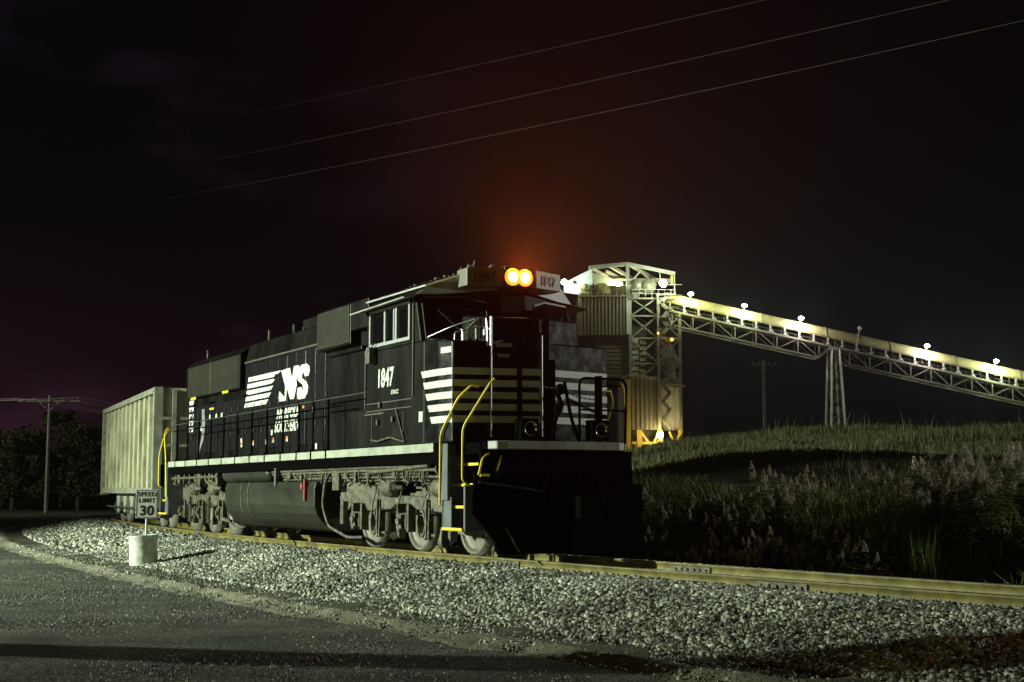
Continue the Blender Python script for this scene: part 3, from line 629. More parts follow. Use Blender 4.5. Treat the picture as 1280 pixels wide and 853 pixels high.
# roof details
m = B(); m.box(4.62, 6.3, -.9, .9, 4.7, 4.93); LP(m, 'exhaust_housing', black, bevel=.02)
m = B(); m.box(1.78, 4.62, -.9, .9, 4.7, 4.9); LP(m, 'blower_housing', black, bevel=.02)
for u in (11.1, 12.6, 14.1):
    m = B(); m.lathe([(.0, .18), (.55, .18), (.68, .14), (.72, 0)], (u, 0, 4.62), 'z', 28); LP(m, 'radiator_fan', black)
m = B()
for u, h in ((3.7, .14), (5.0, .16), (9.0, .12), (2.0, .1), (14.3, .1), (7.2, .08)): m.cyl((u, -.8, 4.6), (u, -.8, 4.85+h), .02, n=6)
m.cyl((7.0, -.6, 4.75), (7.0, -.6, 4.86), .05); m.parts('roof_stub', under, loco)
# NS logo, lettering, small markings on the near side, mirrored simply on the far side
POL = [[(9.93,3.88),(7.46,3.88),(7.66,3.82),(7.86,3.82),(8.0,3.76),(9.97,3.77)],
 [(10.0,3.72),(8.02,3.72),(7.9,3.69),(8.12,3.62),(10.02,3.61)], [(10.05,3.56),(8.01,3.56),(8.18,3.47),(10.08,3.45)],
 [(10.11,3.41),(8.16,3.41),(8.36,3.31),(10.15,3.3)], [(10.18,3.25),(8.35,3.26),(8.55,3.15),(10.23,3.15)],
 [(7.46,3.87),(6.84,3.89),(6.69,3.64),(6.57,3.91),(6.23,3.9),(6.39,3.55),(6.35,3.48),(6.54,3.16),(6.8,3.17),(7.02,3.43),(7.09,3.15),(7.63,3.16),(7.56,3.4),(7.18,3.23),(7.16,3.49)],
 [(6.05,3.9),(5.72,3.9),(5.54,3.82),(5.52,3.73),(5.6,3.62),(5.85,3.62),(5.91,3.71),(6.0,3.69),(6.03,3.6),(5.71,3.49),(5.61,3.39),(5.66,3.23),(5.82,3.14),(6.21,3.13),(6.36,3.17),(6.30,3.40),(6.05,3.40),(6.03,3.34),(5.96,3.34),(5.96,3.41),(6.02,3.46),(6.29,3.56),(6.36,3.68),(6.27,3.83)]]
m = B()
for p in POL: m.prism(p, -1.0, -.985, 'y')
LP(m, 'logo', white)
rside = (R(90), 0, R(180))
def side_text(name, body, size, u, h, v=-.988, **k): return text(name, body, size, k.pop('m', white), loco, (-u, v, h), (R(90), 0, 0), **k)
# near side is v<0, its outward normal is -v : text runs towards the nose (+X local)
t = side_text('lettering', 'NORFOLK', .30, 7.76, 2.77, bold=.012, sx=1.12, shear=.25)
t = side_text('lettering', 'SOUTHERN', .33, 7.90, 2.46, bold=.012, sx=.99, shear=.25)
t = side_text('cab_number', '1847', .47, .34, 3.0, v=-1.556, bold=.014, sx=.82, shear=.06)
t = side_text('small_lettering', 'SD70ACC', .10, -.33, 2.84, v=-1.556, bold=.003, sx=.8)
# bands on the rear end of the long hood
m = B()
for k in range(5): h = 3.6 - k*.19; m.add([(15.36, -.978+.0, h-.12), (14.95-.0+.0*k, -.99, h-.12), (14.88, -.99, h), (15.36, -.99, h)], [(0,1,2,3)])
m.parts('tail_band', white, loco)
m = B()
for u, h, c in ((10.36, 2.28, 0), (8.0, 2.4, 0), (13.2, 3.0, 0), (12.6, 3.0, 0), (12.1, 3.0, 0), (5.2, 2.8, 0), (10.4, 3.85, 0), (14.0, 2.72, 0), (5.0, 2.0, 0)): m.box(u, u+.12, -1.0, -.992, h, h+.12)
m.parts('data_sticker', white, loco)
m = B()
for u, h in ((10.34, 2.18), (9.42, 2.2), (8.4, 2.2), (7.9, 2.22), (6.92, 2.22)):
    m.box(u, u+.12, -1.0, -.992, h, h+.06); 
m.parts('data_sticker', white, loco)
m = B()
for u, h in ((10.34, 2.24), (9.42, 2.26), (8.4, 2.26), (7.9, 2.28), (6.92, 2.28), (5.85, 2.92)): m.box(u, u+.12, -1.0, -.992, h, h+.06)
m.parts('warning_sticker', amber, loco)
m = B(); m.box(12.9, 13.4, -1.49, -1.478, 3.5, 3.56); m.box(10.0, 10.5, -1.49, -1.478, 3.5, 3.56); m.box(12.9, 13.3, -1.0, -.99, 3.25, 3.3); LP(m, 'grab_iron', yellow)
m = B(); m.add([(14.0, -1.01, 3.3), (13.75, -1.01, 3.3), (13.65, -1.01, 2.9), (13.75, -1.01, 2.5), (14.1, -1.01, 2.2), (14.15, -1.01, 2.0), (14.2, -1.01, 2.2), (13.95, -1.01, 2.6)], [(0,1,2,3,4,5,6,7)]); LP(m, 'wiring_cover', alu)

# fuel tank and air reservoirs
tp = [(-1.46,1.3),(-1.5,1.15),(-1.5,.8),(-1.44,.62),(-1.3,.44),(-1.1,.31),(-.9,.25),(.9,.25),(1.1,.31),(1.3,.44),(1.44,.62),(1.5,.8),(1.5,1.15),(1.46,1.3)]
m = B(); m.prism(tp, 3.75, 10.05, 'x'); ft = LP(m, 'fuel_tank', tankm, bevel=.03)
for u in (8.2, 8.75):
    m = B()
    for i in range(len(tp)//2-1): a, b = tp[i], tp[i+1]; m.bar((u, a[0]-.004, a[1]), (u, b[0]-.004, b[1]), .05, .012)
    m.build('tank_seam', under, ft)
m = B(); m.box(4.18, 4.26, -1.56, -1.5, .9, 1.35); m.cyl((4.4, -1.56, 1.2), (4.4, -1.5, 1.2), .07); m.build('fuel_gauge', mat('gauge_red', (.25, .05, .03), .6), ft)
for s in (-1, 1):
    m = B(); m.lathe([(0, 10.8), (.12, 10.78), (.19, 10.68), (.2, 10.6), (.2, 7.3), (.19, 7.22), (.12, 7.14), (0, 7.12)], (0, s*1.2, 1.5), 'x', 22); LP(m, 'air_reservoir', tankm)
# pipes and brackets under the deck
m = B()
for k in range(5): h = 1.52 - .06*k; m.tube([(-1.9 if k % 2 else -1.5, -1.4+.03*k, h), (1.0+.4*k, -1.42+.03*k, h+.02), (6.8, -1.38+.02*k, h)], rnd.choice((.018, .026, .03)))
for i in range(34):
    u = rnd.uniform(-2.0, 7.0); h = rnd.uniform(1.15, 1.35); m.tube([(u, -1.38, 1.55), (u+rnd.uniform(-.1, .1), -1.4, h+.1), (u+rnd.uniform(-.3, .3), -1.35, h)], rnd.choice((.014, .02)))
for i in range(18):
    u = rnd.uniform(10.9, 16.0); m.tube([(u, -1.38, 1.55), (u+rnd.uniform(-.1, .1), -1.4, 1.38), (u+rnd.uniform(-.4, .4), -1.3, 1.25)], rnd.choice((.014, .022, .03)))
m.tube([(11.0, -1.4, 1.46), (15.3, -1.42, 1.44)], .035); m.tube([(-1.7, -1.42, 1.66-.12), (-.3, -1.42, 1.6-.12), (.9, -1.42, 1.45)], .04)
LP(m, 'brake_piping', under)
m = B()
for u, wv, hh in ((6.3, .12, .3), (5.5, .25, .2), (2.6, .35, .45), (1.7, .1, .3), (12.6, .2, .35), (14.6, .15, .25), (-.2, .15, .2), (4.8, .1, .25), (11.0, .2, .3)): m.box(u, u+wv, -1.42, -1.25, 1.56-hh, 1.56)
m.parts('deck_bracket', under, loco, bevel=.01)
m = B(); m.tube([(3.2, -1.35, 1.5), (3.15, -1.5, 1.25), (3.2, -1.52, .8), (2.9, -1.5, .4), (2.1, -1.4, .2), (1.6, -1.3, .22)], .032); LP(m, 'sand_hose', under)
m = B(); m.tube([(10.9, -1.2, .9), (10.3, -1.3, .35), (9.9, -1.2, .18), (9.6, -1.1, .25)], .02); LP(m, 'sand_hose', under)
m = B(); m.ball((6.3, -1.5, 1.45), .03); m.box(6.2, 6.3, -1.51, -1.44, 1.2, 1.6); LP(m, 'marker_bracket', bluegrey)

# bogies: frame > wheels, cylinders, springs
def bogie(s_c, u_c):
    X, Y = tr(s_c, 0); a = float(np.interp(s_c, S_, _a)); yaw = a - math.atan2(.46841841, .88350676)
    m = MB(True)
    for s in (-1, 1):
        fr_ = [(2.85, 1.18), (2.95, .95), (2.75, .75), (2.5, .72), (2.35, .86), (1.75, .86), (1.6, .72), (.55, .76), (.3, .86), (-.3, .86), (-.55, .76), (-1.6, .72), (-1.75, .86), (-2.35, .86), (-2.55, .72), (-2.8, .8), (-2.85, 1.0), (-2.2, 1.06), (-1.9, 1.16), (-1.1, 1.16), (-.85, 1.0), (.3, 1.02), (.6, 1.2), (1.5, 1.2), (1.7, 1.28), (2.4, 1.3)]
        m.prism(fr_, *sorted((s*1.02, s*1.17)), 'y')
    m.box(1.2, -1.2+.0, -1.0, 1.0, .7, 1.1); m.box(-.35, .35, -.9, .9, .8, 1.3)
    fo = m.build('bogie_frame', under, loco, bevel=.02, loc=(0, 0, 0))
    # place on the curve
    dx, dy = float(X)-X0, float(Y)-Y0; c, sn = math.cos(-TH), math.sin(-TH)
    fo.location = (dx*c - dy*sn, dx*sn + dy*c, 0); fo.rotation_euler = (0, 0, yaw)
    for ax in (-2.07, 0, 2.07):
        for s in (-1, 1):
            m = MB(True); m.lathe([(0, s*.02), (.10, s*.05), (.16, s*.02), (.4, s*-.015), (.455, s*.02), (.46, s*.045), (.508, s*.05), (.53, s*-.05), (.56, s*-.075), (.56, s*-.1), (.44, s*-.1), (0, s*-.08)], (ax, s*.79, .53), 'y', 36); m.build('wheel', wheelm, fo)
            m = MB(True); m.box(ax-.17, ax+.17, *sorted((s*1.0, s*1.2)), .4, .7); m.box(ax-.25, ax-.17, *sorted((s*1.03, s*1.19)), .36, .86); m.box(ax+.17, ax+.25, *sorted((s*1.03, s*1.19)), .36, .86)
            m.prism([(ax-.12, .42), (ax+.12, .42), (ax+.06, .54), (ax+.12, .68), (ax-.12, .68), (ax-.06, .54)], *sorted((s*1.2, s*1.27)), 'y')
            m.cyl((ax, s*1.16, .55), (ax, s*1.3, .55), .07); m.build('axle_box', under, fo, bevel=.012)
        m = MB(True); m.cyl((ax, -.8, .53), (ax, .8, .53), .09); m.build('axle', underd, fo)
    for s in (-1, 1):
        for u0 in (.15, -1.95):
            m = MB(True); m.lathe([(0, .58), (.13, .56), (.17, .5), (.17, .12), (.14, .06), (.05, .04), (.05, -.22), (0, -.22)], (u0, s*1.2, 1.16), 'x', 18); m.build('brake_cylinder', under, fo)
        for uu in (-1.03, 1.03):
            m = MB(True)
            for k in range(4): m.lathe([(.16, 0), (.2, .02), (.2, .05), (.16, .07)], (uu, s*1.05, 1.2+.075*k), 'z', 16)
            m.cyl((uu, s*1.05, 1.16), (uu, s*1.05, 1.54), .13); m.build('suspension_spring', under, fo)
            m = MB(True); q = s*1.22
            m.bar((uu-.02, q, .95), (uu-.02, q, .3), .05); m.bar((uu+.13, q, .75), (uu+.0, q, .5), .03); m.bar((uu, q, .5), (uu+.13, q, .28), .03); m.bar((uu-.14, q, .8), (uu-.1, q, .25), .035)
            m.bar((uu-.3, q-.05*s, .33), (uu+.3, q-.05*s, .33), .04); m.tube([(uu-.3, q, 1.15), (uu-.1, q, 1.35), (uu+.2, q, 1.36), (uu+.45, q, 1.2)], .02)
            m.prism([(uu-.52, .45), (uu-.47, .72), (uu-.4, .75), (uu-.42, .3), (uu-.5, .22)], *sorted((s*.86, s*1.0)), 'y'); m.prism([(uu+.52, .45), (uu+.47, .72), (uu+.4, .75), (uu+.42, .3), (uu+.5, .22)], *sorted((s*.86, s*1.0)), 'y')
            m.build('brake_rigging', under, fo)
        m = MB(True)
        for k in range(3): u = -1.1+1.1*k+rnd.uniform(-.1, .1); m.tube([(u, s*1.2, 1.0+rnd.uniform(0, .2)), (u+rnd.uniform(-.2, .2), s*1.26, .8), (u+rnd.uniform(-.25, .25), s*1.22, rnd.uniform(.35, .6))], .014, 6)
        m.box(2.55, 2.7, *sorted((s*1.17, s*1.26)), .45, .9); m.bar((-2.25, s*1.2, .42), (-3.0, s*1.15, .36), .07)
        m.parts('bogie_piping', under, fo)
    return fo
bogie(0, 0); bogie(13.26, 13.26)

# ================================================================== HOPPER CAR
L = 12.7
xs, ys = tr(17.95, 0); xe, ye = tr(17.95+L, 0)
xs, ys, xe, ye = map(float, (xs, ys, xe, ye)); th = math.atan2(ye-ys, xe-xs)     # local +x rearwards
car = empty('hopper_car', (xs, ys, ZR), th); tag(car, 'pale aluminium hopper wagon with ribbed sides coupled behind the locomotive', 'railway wagon')
# local y: left of rearward direction = camera side is +y?  rearward dir x away-left; left of it is camera-left side
HW = 1.5
def CP(m, name, mt, **k): return m.build(name, mt, car, **k)
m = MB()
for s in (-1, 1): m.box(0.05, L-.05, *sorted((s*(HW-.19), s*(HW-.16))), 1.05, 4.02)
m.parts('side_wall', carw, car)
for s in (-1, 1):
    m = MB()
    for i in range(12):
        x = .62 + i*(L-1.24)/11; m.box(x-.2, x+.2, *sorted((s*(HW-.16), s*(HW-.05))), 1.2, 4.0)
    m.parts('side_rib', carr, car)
    m = MB(); m.box(0, L, *sorted((s*(HW-.2), s*(HW+.03))), 4.0, 4.17); m.box(0, L, *sorted((s*(HW-.2), s*(HW+.03))), 1.02, 1.2); CP(m, 'side_sill', card, bevel=.01)
    m = MB()
    for x in (.02, L-.02):
        m = MB(); m.box(x-.09, x+.09, *sorted((s*(HW-.22), s*(HW+.05))), .95, 4.17); cpst = CP(m, 'corner_post', card, bevel=.01)
        m = MB(); xx = .15 if x < 1 else L-.15
        for k in range(9): m.bar((xx-.14, s*(HW+.07), 1.0+k*.38), (xx+.14, s*(HW+.07), 1.0+k*.38), .025)
        m.parts('ladder_rung', card, cpst)
    m = MB()
    for i in range(6):
        x = 2.0 + i*(L-4)/5; m.prism([(x-.55, 1.02), (x+.55, 1.02), (x+.12, .35), (x-.12, .35)], *sorted((s*.5, s*1.15)), 'y')
    m.parts('discharge_chute', offwhite, car, bevel=.01)
    m = MB(); m.bar((.2, s*1.3, .55), (L-.2, s*1.3, .55), .06); m.box(4.2, 5.2, *sorted((s*.9, s*1.25)), .5, .8); CP(m, 'brake_gear', underd)
for x, sg in ((.05, 1), (L-.05, -1)):
    m = MB(); m.box(x-.03, x+.03, -HW+.16, HW-.16, 2.4, 4.02)
    m.add([(x, -HW+.16, 2.4), (x, HW-.16, 2.4), (x+sg*1.6, HW-.16, 1.15), (x+sg*1.6, -HW+.16, 1.15)], [(0,1,2,3)])
    m.box(x-.06, x+.06, -HW+.16, HW-.16, 4.0, 4.15)
    m.box(x-.08, x+.08, -HW, HW, 1.02, 1.2)
    CP(m, 'end_wall', carm)
m = MB()
for y in (-.95, .1, .95): m.box(-.1, .0, y-.06, y+.06, 1.0, 4.1)
for h in (1.6, 2.4, 3.2): m.box(-.08, -.0, -HW+.16, HW-.16, h, h+.09)
m.bar((-.05, .9, 1.1), (-.05, -.9, 3.6), .08)
CP(m, 'end_posts', card)
m = MB(); m.box(-.35, L+.35, -.25, .25, .75, 1.05); m.box(-.9, -.35, -.1, .1, .75, .98); m.prism([(-.85,-.16),(-1.05,-.2),(-1.1,0),(-.95,.2),(-.8,.2)], .7, 1.0, 'z'); m.box(L+.35, L+.9, -.1, .1, .75, .98); CP(m, 'centre_sill', card)
for xb in (1.6, L-1.6):
    m = MB()
    for s in (-1, 1): m.prism([(xb-1.15, .42), (xb-1.15, .6), (xb-.5, .78), (xb+.5, .78), (xb+1.15, .6), (xb+1.15, .42), (xb+.8, .42), (xb+.35, .28), (xb-.35, .28), (xb-.8, .42)], *sorted((s*.95, s*1.1)), 'y')
    m.box(xb-.2, xb+.2, -.95, .95, .45, .8); bf = CP(m, 'bogie_frame', underd, bevel=.01)
    for ax in (-.88, .88):
        for s in (-1, 1):
            m = MB(); m.lathe([(0, s*.03), (.1, s*.05), (.14, s*.0), (.36, s*-.01), (.4, s*.04), (.455, s*.05), (.46, s*-.05), (.48, s*-.08), (.48, s*-.1), (0, s*-.08)], (xb+ax, s*.79, .46), 'y', 30); m.build('wheel', wheelm, bf)
m = MB()
for s in (-1, 1): m.box(-.2, .1, s*1.38-.02, s*1.38+.02, .42, .48)
m.parts('step', yellow, car)

# ================================================================== SPEED SIGN IN BARREL
bx, by = -8.0, 31.3
bar = empty('barrel', (bx-.02, by, .03)); tag(bar, 'white painted steel barrel on the verge holding up the speed sign', 'barrel')
bz = mat('barrel_white', (.6, .62, .54), .45, var=.28, vscale=5, col2=(.74, .76, .7), bump=.08, bscale=4)
m = MB(); m.lathe([(.0, 0), (.30, 0), (.305, .02), (.3, .04), (.299, .2), (.303, .215), (.299, .23), (.299, .44), (.303, .455), (.299, .47), (.3, .64), (.307, .655), (.3, .67), (.285, .66), (.28, .60), (0, .60)], (0, 0, 0), 'z', 40)
m.build('drum', bz, bar)
m = MB(); m.lathe([(0, .605), (.1, .61), (.278, .602)], (0, 0, 0), 'z', 24); m.build('concrete_fill', mat('concrete', (.3, .29, .26), .9, bump=.3), bar); bar.rotation_euler = (R(1.5), R(-2), 0)
sg = empty('speed_limit_sign', (bx+.02, by, .6), R(6)); tag(sg, 'white speed limit 30 sign on a thin post standing in the barrel', 'sign')
m = MB(); m.cyl((0, 0, 0), (0, 0, 1.05), .028, n=12); m.build('post', alu, sg)
m = MB(); m.box(-.235, .235, -.034, -.028, .46, 1.08); pn = m.build('panel', mat('sign_face', (.6, .62, .58), .45, var=.1), sg, bevel=.002)
m = MB()
for a, b in (((-.22, .475), (.22, .485)), ((-.22, 1.055), (.22, 1.065)), ((-.22, .485), (-.21, 1.055)), ((.21, .485), (.22, 1.055))): m.box(a[0], b[0], -.037, -.035, a[1], b[1])
m.build('border', digit, pn)
for body, sz, z, bold, sp in (('SPEED', .135, .935, .0015, 1.12), ('LIMIT', .135, .80, .0015, 1.15), ('30', .30, .525, .008, 1.05)):
    text('lettering', body, sz, digit, pn, (0, -.036, z), (R(90), 0, 0), bold=bold, align='CENTER', sx=1.0, space=sp, ext=.002)

# ================================================================== LOADING TOWER
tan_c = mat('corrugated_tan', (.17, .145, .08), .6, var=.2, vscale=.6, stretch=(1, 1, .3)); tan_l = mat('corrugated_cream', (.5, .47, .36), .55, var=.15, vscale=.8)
steel = mat('galvanised_steel', (.36, .33, .21), .5, metal=.3, var=.2); yel_s = mat('yellow_steel', (.55, .38, .05), .6, var=.2)
whitew = mat('white_cladding', (.7, .72, .68), .6, var=.08)
TY = 140.0; K = TY/1778.0
def tx(px): return (px-640)*K
def tz(py): return 1.6463 + (614.16-py)*K
tow = empty('loading_tower', (tx(790), TY, 0)); tag(tow, 'tall coal loading tower of tan corrugated cladding and steel bracing at conveyor head', 'tower')
ox = tx(790)
def X_(px): return tx(px)-ox
def corrug(m, x0, x1, y, z0, z1, pitch=.35, dep=.08):
    n = max(2, int((x1-x0)/pitch)); 
    pts = []
    for i in range(n):
        a = x0+(x1-x0)*i/n; b = (x1-x0)/n; pts += [(a, y), (a+b*.4, y), (a+b*.5, y-dep), (a+b*.9, y-dep)]
    pts.append((x1, y)); V = []; Fc = []
    for p in pts: V += [(p[0], p[1], z0), (p[0], p[1], z1)]
    for i in range(len(pts)-1): Fc.append((2*i, 2*i+2, 2*i+3, 2*i+1))
    m.add(V, Fc)
def corrug_y(m, x, y0, y1, z0, z1, pitch=.35, dep=.08):
    n = max(2, int((y1-y0)/pitch)); V = []; Fc = []; pts = []
    for i in range(n):
        a = y0+(y1-y0)*i/n; b = (y1-y0)/n; pts += [(x, a), (x, a+b*.4), (x+dep, a+b*.5), (x+dep, a+b*.9)]
    pts.append((x, y1))
    for p in pts: V += [(p[0], p[1], z0), (p[0], p[1], z1)]
    for i in range(len(pts)-1): Fc.append((2*i, 2*i+2, 2*i+3, 2*i+1))
    m.add(V, Fc)
# upper bin housing
m = MB(); m.box(X_(724), X_(787), .05, 7.9, tz(419), tz(366)); corrug(m, X_(724), X_(787), 0, tz(419), tz(366)); corrug_y(m, X_(787), 0, 8, tz(419), tz(366)); m.build('upper_cladding', tan_c, tow)
m = MB(); m.box(X_(784), X_(789.5), -.15, 0-.1, tz(418), tz(367)); m.build('corner_trim', tan_l, tow)  # cream strip stands in for the lit return face of the housing
# mid section with horizontal siding
m = MB(); m.box(X_(748), X_(787), .6, 7.5, tz(476), tz(419))
for i in range(11): z = tz(476)+(tz(419)-tz(476))*i/11; m.box(X_(748), X_(787), .45, .6, z, z+.3)
m.build('mid_siding', mat('brown_siding', (.16, .12, .07), .7, var=.3, vscale=.5), tow)
# louvred bay: light of the lit slots put into pale slat colour
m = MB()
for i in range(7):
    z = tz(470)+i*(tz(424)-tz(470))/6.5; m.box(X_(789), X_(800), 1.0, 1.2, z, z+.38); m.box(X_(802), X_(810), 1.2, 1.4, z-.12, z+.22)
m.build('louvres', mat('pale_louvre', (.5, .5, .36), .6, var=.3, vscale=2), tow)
m = MB(); m.box(X_(789), X_(812), 1.6, 7.5, tz(478), tz(405)); m.build('core_wall', mat('dark_cladding', (.07, .065, .05), .7, var=.4, vscale=.6), tow)
# lower housing
m = MB(); m.box(X_(787), X_(825), -.35, 7.8, tz(538), tz(471)); corrug(m, X_(787), X_(825), -.4, tz(538), tz(471), .4); m.build('lower_cladding', tan_c, tow)
m = MB(); m.cyl((X_(839), 2.3, tz(538)), (X_(839), 2.3, tz(482)), 1.2, n=26); m.box(X_(825.5), X_(854.5), 2.0, 6.0, tz(538), tz(482)); corrug(m, X_(825), X_(854.5), 1.1, tz(537), tz(483), .6, .1); m.build('side_bin', tan_l, tow)
m = MB(); m.bar((X_(776), -.6, tz(474)), (X_(789), -.6, tz(469)), .15); m.bar((X_(787), -.6, tz(468)), (X_(856), -.6, tz(484)), .18); m.build('eave_beam', steel, tow)
m = MB(); m.box(X_(777), X_(786.5), -.5, 5, 0, tz(476)); m.build('side_leg_cladding', tan_l, tow)
m = MB(); m.box(X_(782), X_(787.5), -.9, -.52, 0, tz(476)); m.build('leg_column', yel_s, tow)
# base legs
m = MB()
for px, y in ((799, 0), (825, 0), (851, .5), (799, 7), (851, 6.5)): m.box(X_(px)-.25, X_(px)+.25, y-.25, y+.25, 0, tz(538))
for a, b in (((799, 538), (825, 575)), ((825, 538), (806, 575)), ((836, 540), (851, 575)), ((851, 540), (832, 578))): m.bar((X_(a[0]), -.1, tz(a[1])), (X_(b[0]), -.1, tz(b[1])), .22)
m.box(X_(790), X_(855), -.2, .1, tz(556), tz(553)); m.parts('base_leg', yel_s, tow)
m = MB(); m.lathe([(1.6, tz(536)), (.5, tz(560)), (.5, tz(575))], (X_(812), 3.5, 0), 'z', 20); m.build('chute', steel, tow)
# open steel frame
m = MB(); cols = [(X_(789), 0), (X_(823), -1.0), (X_(851), 0), (X_(789), 7.5), (X_(851), 7.5), (X_(823), 7.5)]
for x, y in cols: m.box(x-.14, x+.14, y-.14, y+.14, tz(538), tz(368) if x < X_(840) else tz(392))
levs = [tz(y) for y in (482, 455, 423, 395, 372)]
for i, z in enumerate(levs[:-1]):
    for (xa, xb) in ((X_(789), X_(823)), (X_(823), X_(851))):
        if i == 3 and xb > X_(840): continue
        for y in (-.1, 7.5):
            m.bar((xa, y, z), (xb, y, z), .16)
            m.bar((xa, y, z), (xb, y, levs[i+1]), .13); m.bar((xb, y, z), (xa, y, levs[i+1]), .13)
    for x in (X_(789), X_(851)): m.bar((x, 0, z), (x, 7.5, z), .16); m.bar((x, 0, z), (x, 7.5, levs[i+1]), .12)
m.build('steel_frame', steel, tow)
m = MB(); m.cyl((X_(838), 4, tz(482)), (X_(838), 4, tz(402)), 1.05, n=24); m.lathe([(1.05, tz(402)), (.4, tz(390))], (X_(838), 4, 0), 'z', 24); m.build('silo', mat('silo_dull', (.16, .15, .11), .6, var=.3), tow)
m = MB()
for i in range(16): z = tz(535)+i*(tz(370)-tz(535))/16; a, b = (X_(826), X_(836)) if i % 2 else (X_(836), X_(826)); m.bar((a, -1.3, z), (b, -1.3, z+.9), .12, .35)
for i in range(5): z = tz(482)+i*2.2; m.box(X_(824), X_(852), -1.5, -.9, z-.05, z); m.bar((X_(824), -1.5, z+1), (X_(852), -1.5, z+1), .05)
m.build('stair', steel, tow)
# head house, white walls lit from inside, open canopy
m = MB()
m.add([(X_(706), 1.5, tz(362)), (X_(742), 0.6, tz(369)), (X_(742), .6, tz(333)), (X_(706), 1.5, tz(350)), (X_(706), 1.7, tz(362)), (X_(742), .8, tz(369)), (X_(742), .8, tz(333)), (X_(706), 1.7, tz(350))], [(0,1,2,3),(7,6,5,4),(0,4,5,1),(3,2,6,7),(0,3,7,4)])
m.add([(X_(742), 3.0, tz(369)), (X_(783), 3.0, tz(368)), (X_(783), 3.0, tz(346)), (X_(742), 3.0, tz(333)), (X_(742), 3.2, tz(369)), (X_(783), 3.2, tz(368)), (X_(783), 3.2, tz(346)), (X_(742), 3.2, tz(333))], [(0,1,2,3),(7,6,5,4),(3,2,6,7),(1,5,6,2)])
m.build('head_house_wall', whitew, tow)
m = MB(); m.box(X_(718), X_(721), 0.9, 1.15, tz(352), tz(348)); m.box(X_(743), X_(745.5), 2.8, 2.95, tz(366), tz(347)); m.box(X_(734), X_(737), .55, .75, tz(362), tz(356)); m.build('window', digit, tow)
m = MB(); m.box(X_(724), X_(789), -.3, 8, tz(369)-.12, tz(369)); m.box(X_(789), X_(846), -.3, 7, tz(372)-.15, tz(372)); m.build('top_deck', steel, tow)
m = MB()
for px, py in ((738, 333), (762, 330), (786, 328)): m.bar((X_(px), 0, tz(py)), (X_(px)+4.2, 7, tz(py)-1.0), .22, .3)
m.bar((X_(738), 0, tz(333)), (X_(786), 0, tz(328.5)), .25, .35); m.bar((X_(786), 0, tz(328.5)), (X_(846), 0, tz(341)), .25, .35)
m.bar((X_(768), 4, tz(340)), (X_(846), 4, tz(343)), .25, .35); m.bar((X_(786), 0, tz(368)), (X_(786), 0, tz(328)), .3); m.bar((X_(845), 0, tz(368)), (X_(845), 0, tz(341)), .12)
m.bar((X_(760), 3, tz(332)), (X_(805), 6, tz(345)), .3); m.bar((X_(805), 2, tz(334)), (X_(822), 0, tz(355)), .15); m.bar((X_(826), 0, tz(338)), (X_(829), 0, tz(355)), .12); m.bar((X_(790), 0, tz(352)), (X_(802), 0, tz(338)), .15)
m.box(X_(755), X_(846), 3.2, 3.5, tz(344), tz(341)); m.build('canopy_frame', tan_l, tow)
m = MB()
m.lathe([(0, -1.1), (.9, -1.1), (.9, 1.1), (0, 1.1)], (X_(753), 1.6, tz(363)), 'y', 20); m.lathe([(0, -1.6), (.6, -1.6), (.6, 1.6), (0, 1.6)], (X_(772), 1.6, tz(361)), 'x', 18); m.box(X_(727), X_(738), .2, .5, tz(369), tz(358)); m.box(X_(758), X_(790), 1, 2.4, tz(369), tz(356))
m.ball((X_(733), .3, tz(358)), .42); m.build('drive_machinery', mat('machine_yellow', (.4, .36, .12), .6, var=.3), tow)
m = MB(); m.lathe([(0, -.8), (.6, -.8), (.6, .8), (0, .8)], (X_(797), .6, tz(356)), 'y', 18); m.lathe([(0, -.8), (.75, -.8), (.75, .8), (0, .8)], (X_(812), .6, tz(357)), 'y', 18); m.box(X_(793), X_(800), .2, .8, tz(372), tz(364)); m.bar((X_(800), 0, tz(366)), (X_(818), 0, tz(360)), .2); m.build('head_pulley', steel, tow)
m = MB()
for px in range(792, 846, 8): m.bar((X_(px), -.35, tz(372)), (X_(px), -.35, tz(362)), .05)
m.bar((X_(790), -.35, tz(362)), (X_(846), -.35, tz(362)), .06); m.bar((X_(790), -.35, tz(367)), (X_(846), -.35, tz(367)), .05)
for px in range(724, 790, 8): m.bar((X_(px), -.25, tz(369)), (X_(px), -.25, tz(361)), .05)
m.bar((X_(724), -.25, tz(361)), (X_(789), -.25, tz(361)), .05); m.build('guard_rail', tan_l, tow)
m = MB(); m.box(X_(840), X_(843), -.4, -.1, tz(356), tz(344)); m.build('hanging_tank', mat('orange_tank', (.6, .35, .12), .6), tow)

# lamp helper: emissive bulb + light
def emis(name, c, s): return mat(name, c, .4, emit=c, estr=s)
def lightpt(name, loc, power, col, radius=.12, parent=None):
    d = bpy.data.lights.new(name, 'POINT'); d.energy = power; d.color = col; d.shadow_soft_size = radius; o = bpy.data.objects.new(name, d); COL.objects.link(o); o.location = loc
    if parent is not None: o.parent = parent
    return o
COOL = (.80, 1.0, .80); VIO = (.9, .88, 1.0); GRN = (.88, 1.0, .55); WARM = (1.0, .85, .45)
def tower_lamp(px, py, y, p, c, r=.4, emit_s=60):
    m = MB(); m.ball((X_(px), y, tz(py)), r, 12); m.build('floodlight', emis('lamp_%d' % int(c[0]*100+c[2]*1000), c, emit_s), tow)
    lightpt('flood_source', (X_(px), y-r-.12, tz(py)), p, c, .3, tow)
tower_lamp(828, 357, -2.0, P_CONV*1.3, COOL, .38)
tower_lamp(706, 352, -.2, P_CONV*.5, COOL, .3)
tower_lamp(823, 545, -1.4, P_CONV*.45, WARM, .33)
tower_lamp(776, 352, 2.2-.2, P_CONV*.35, GRN, .12)
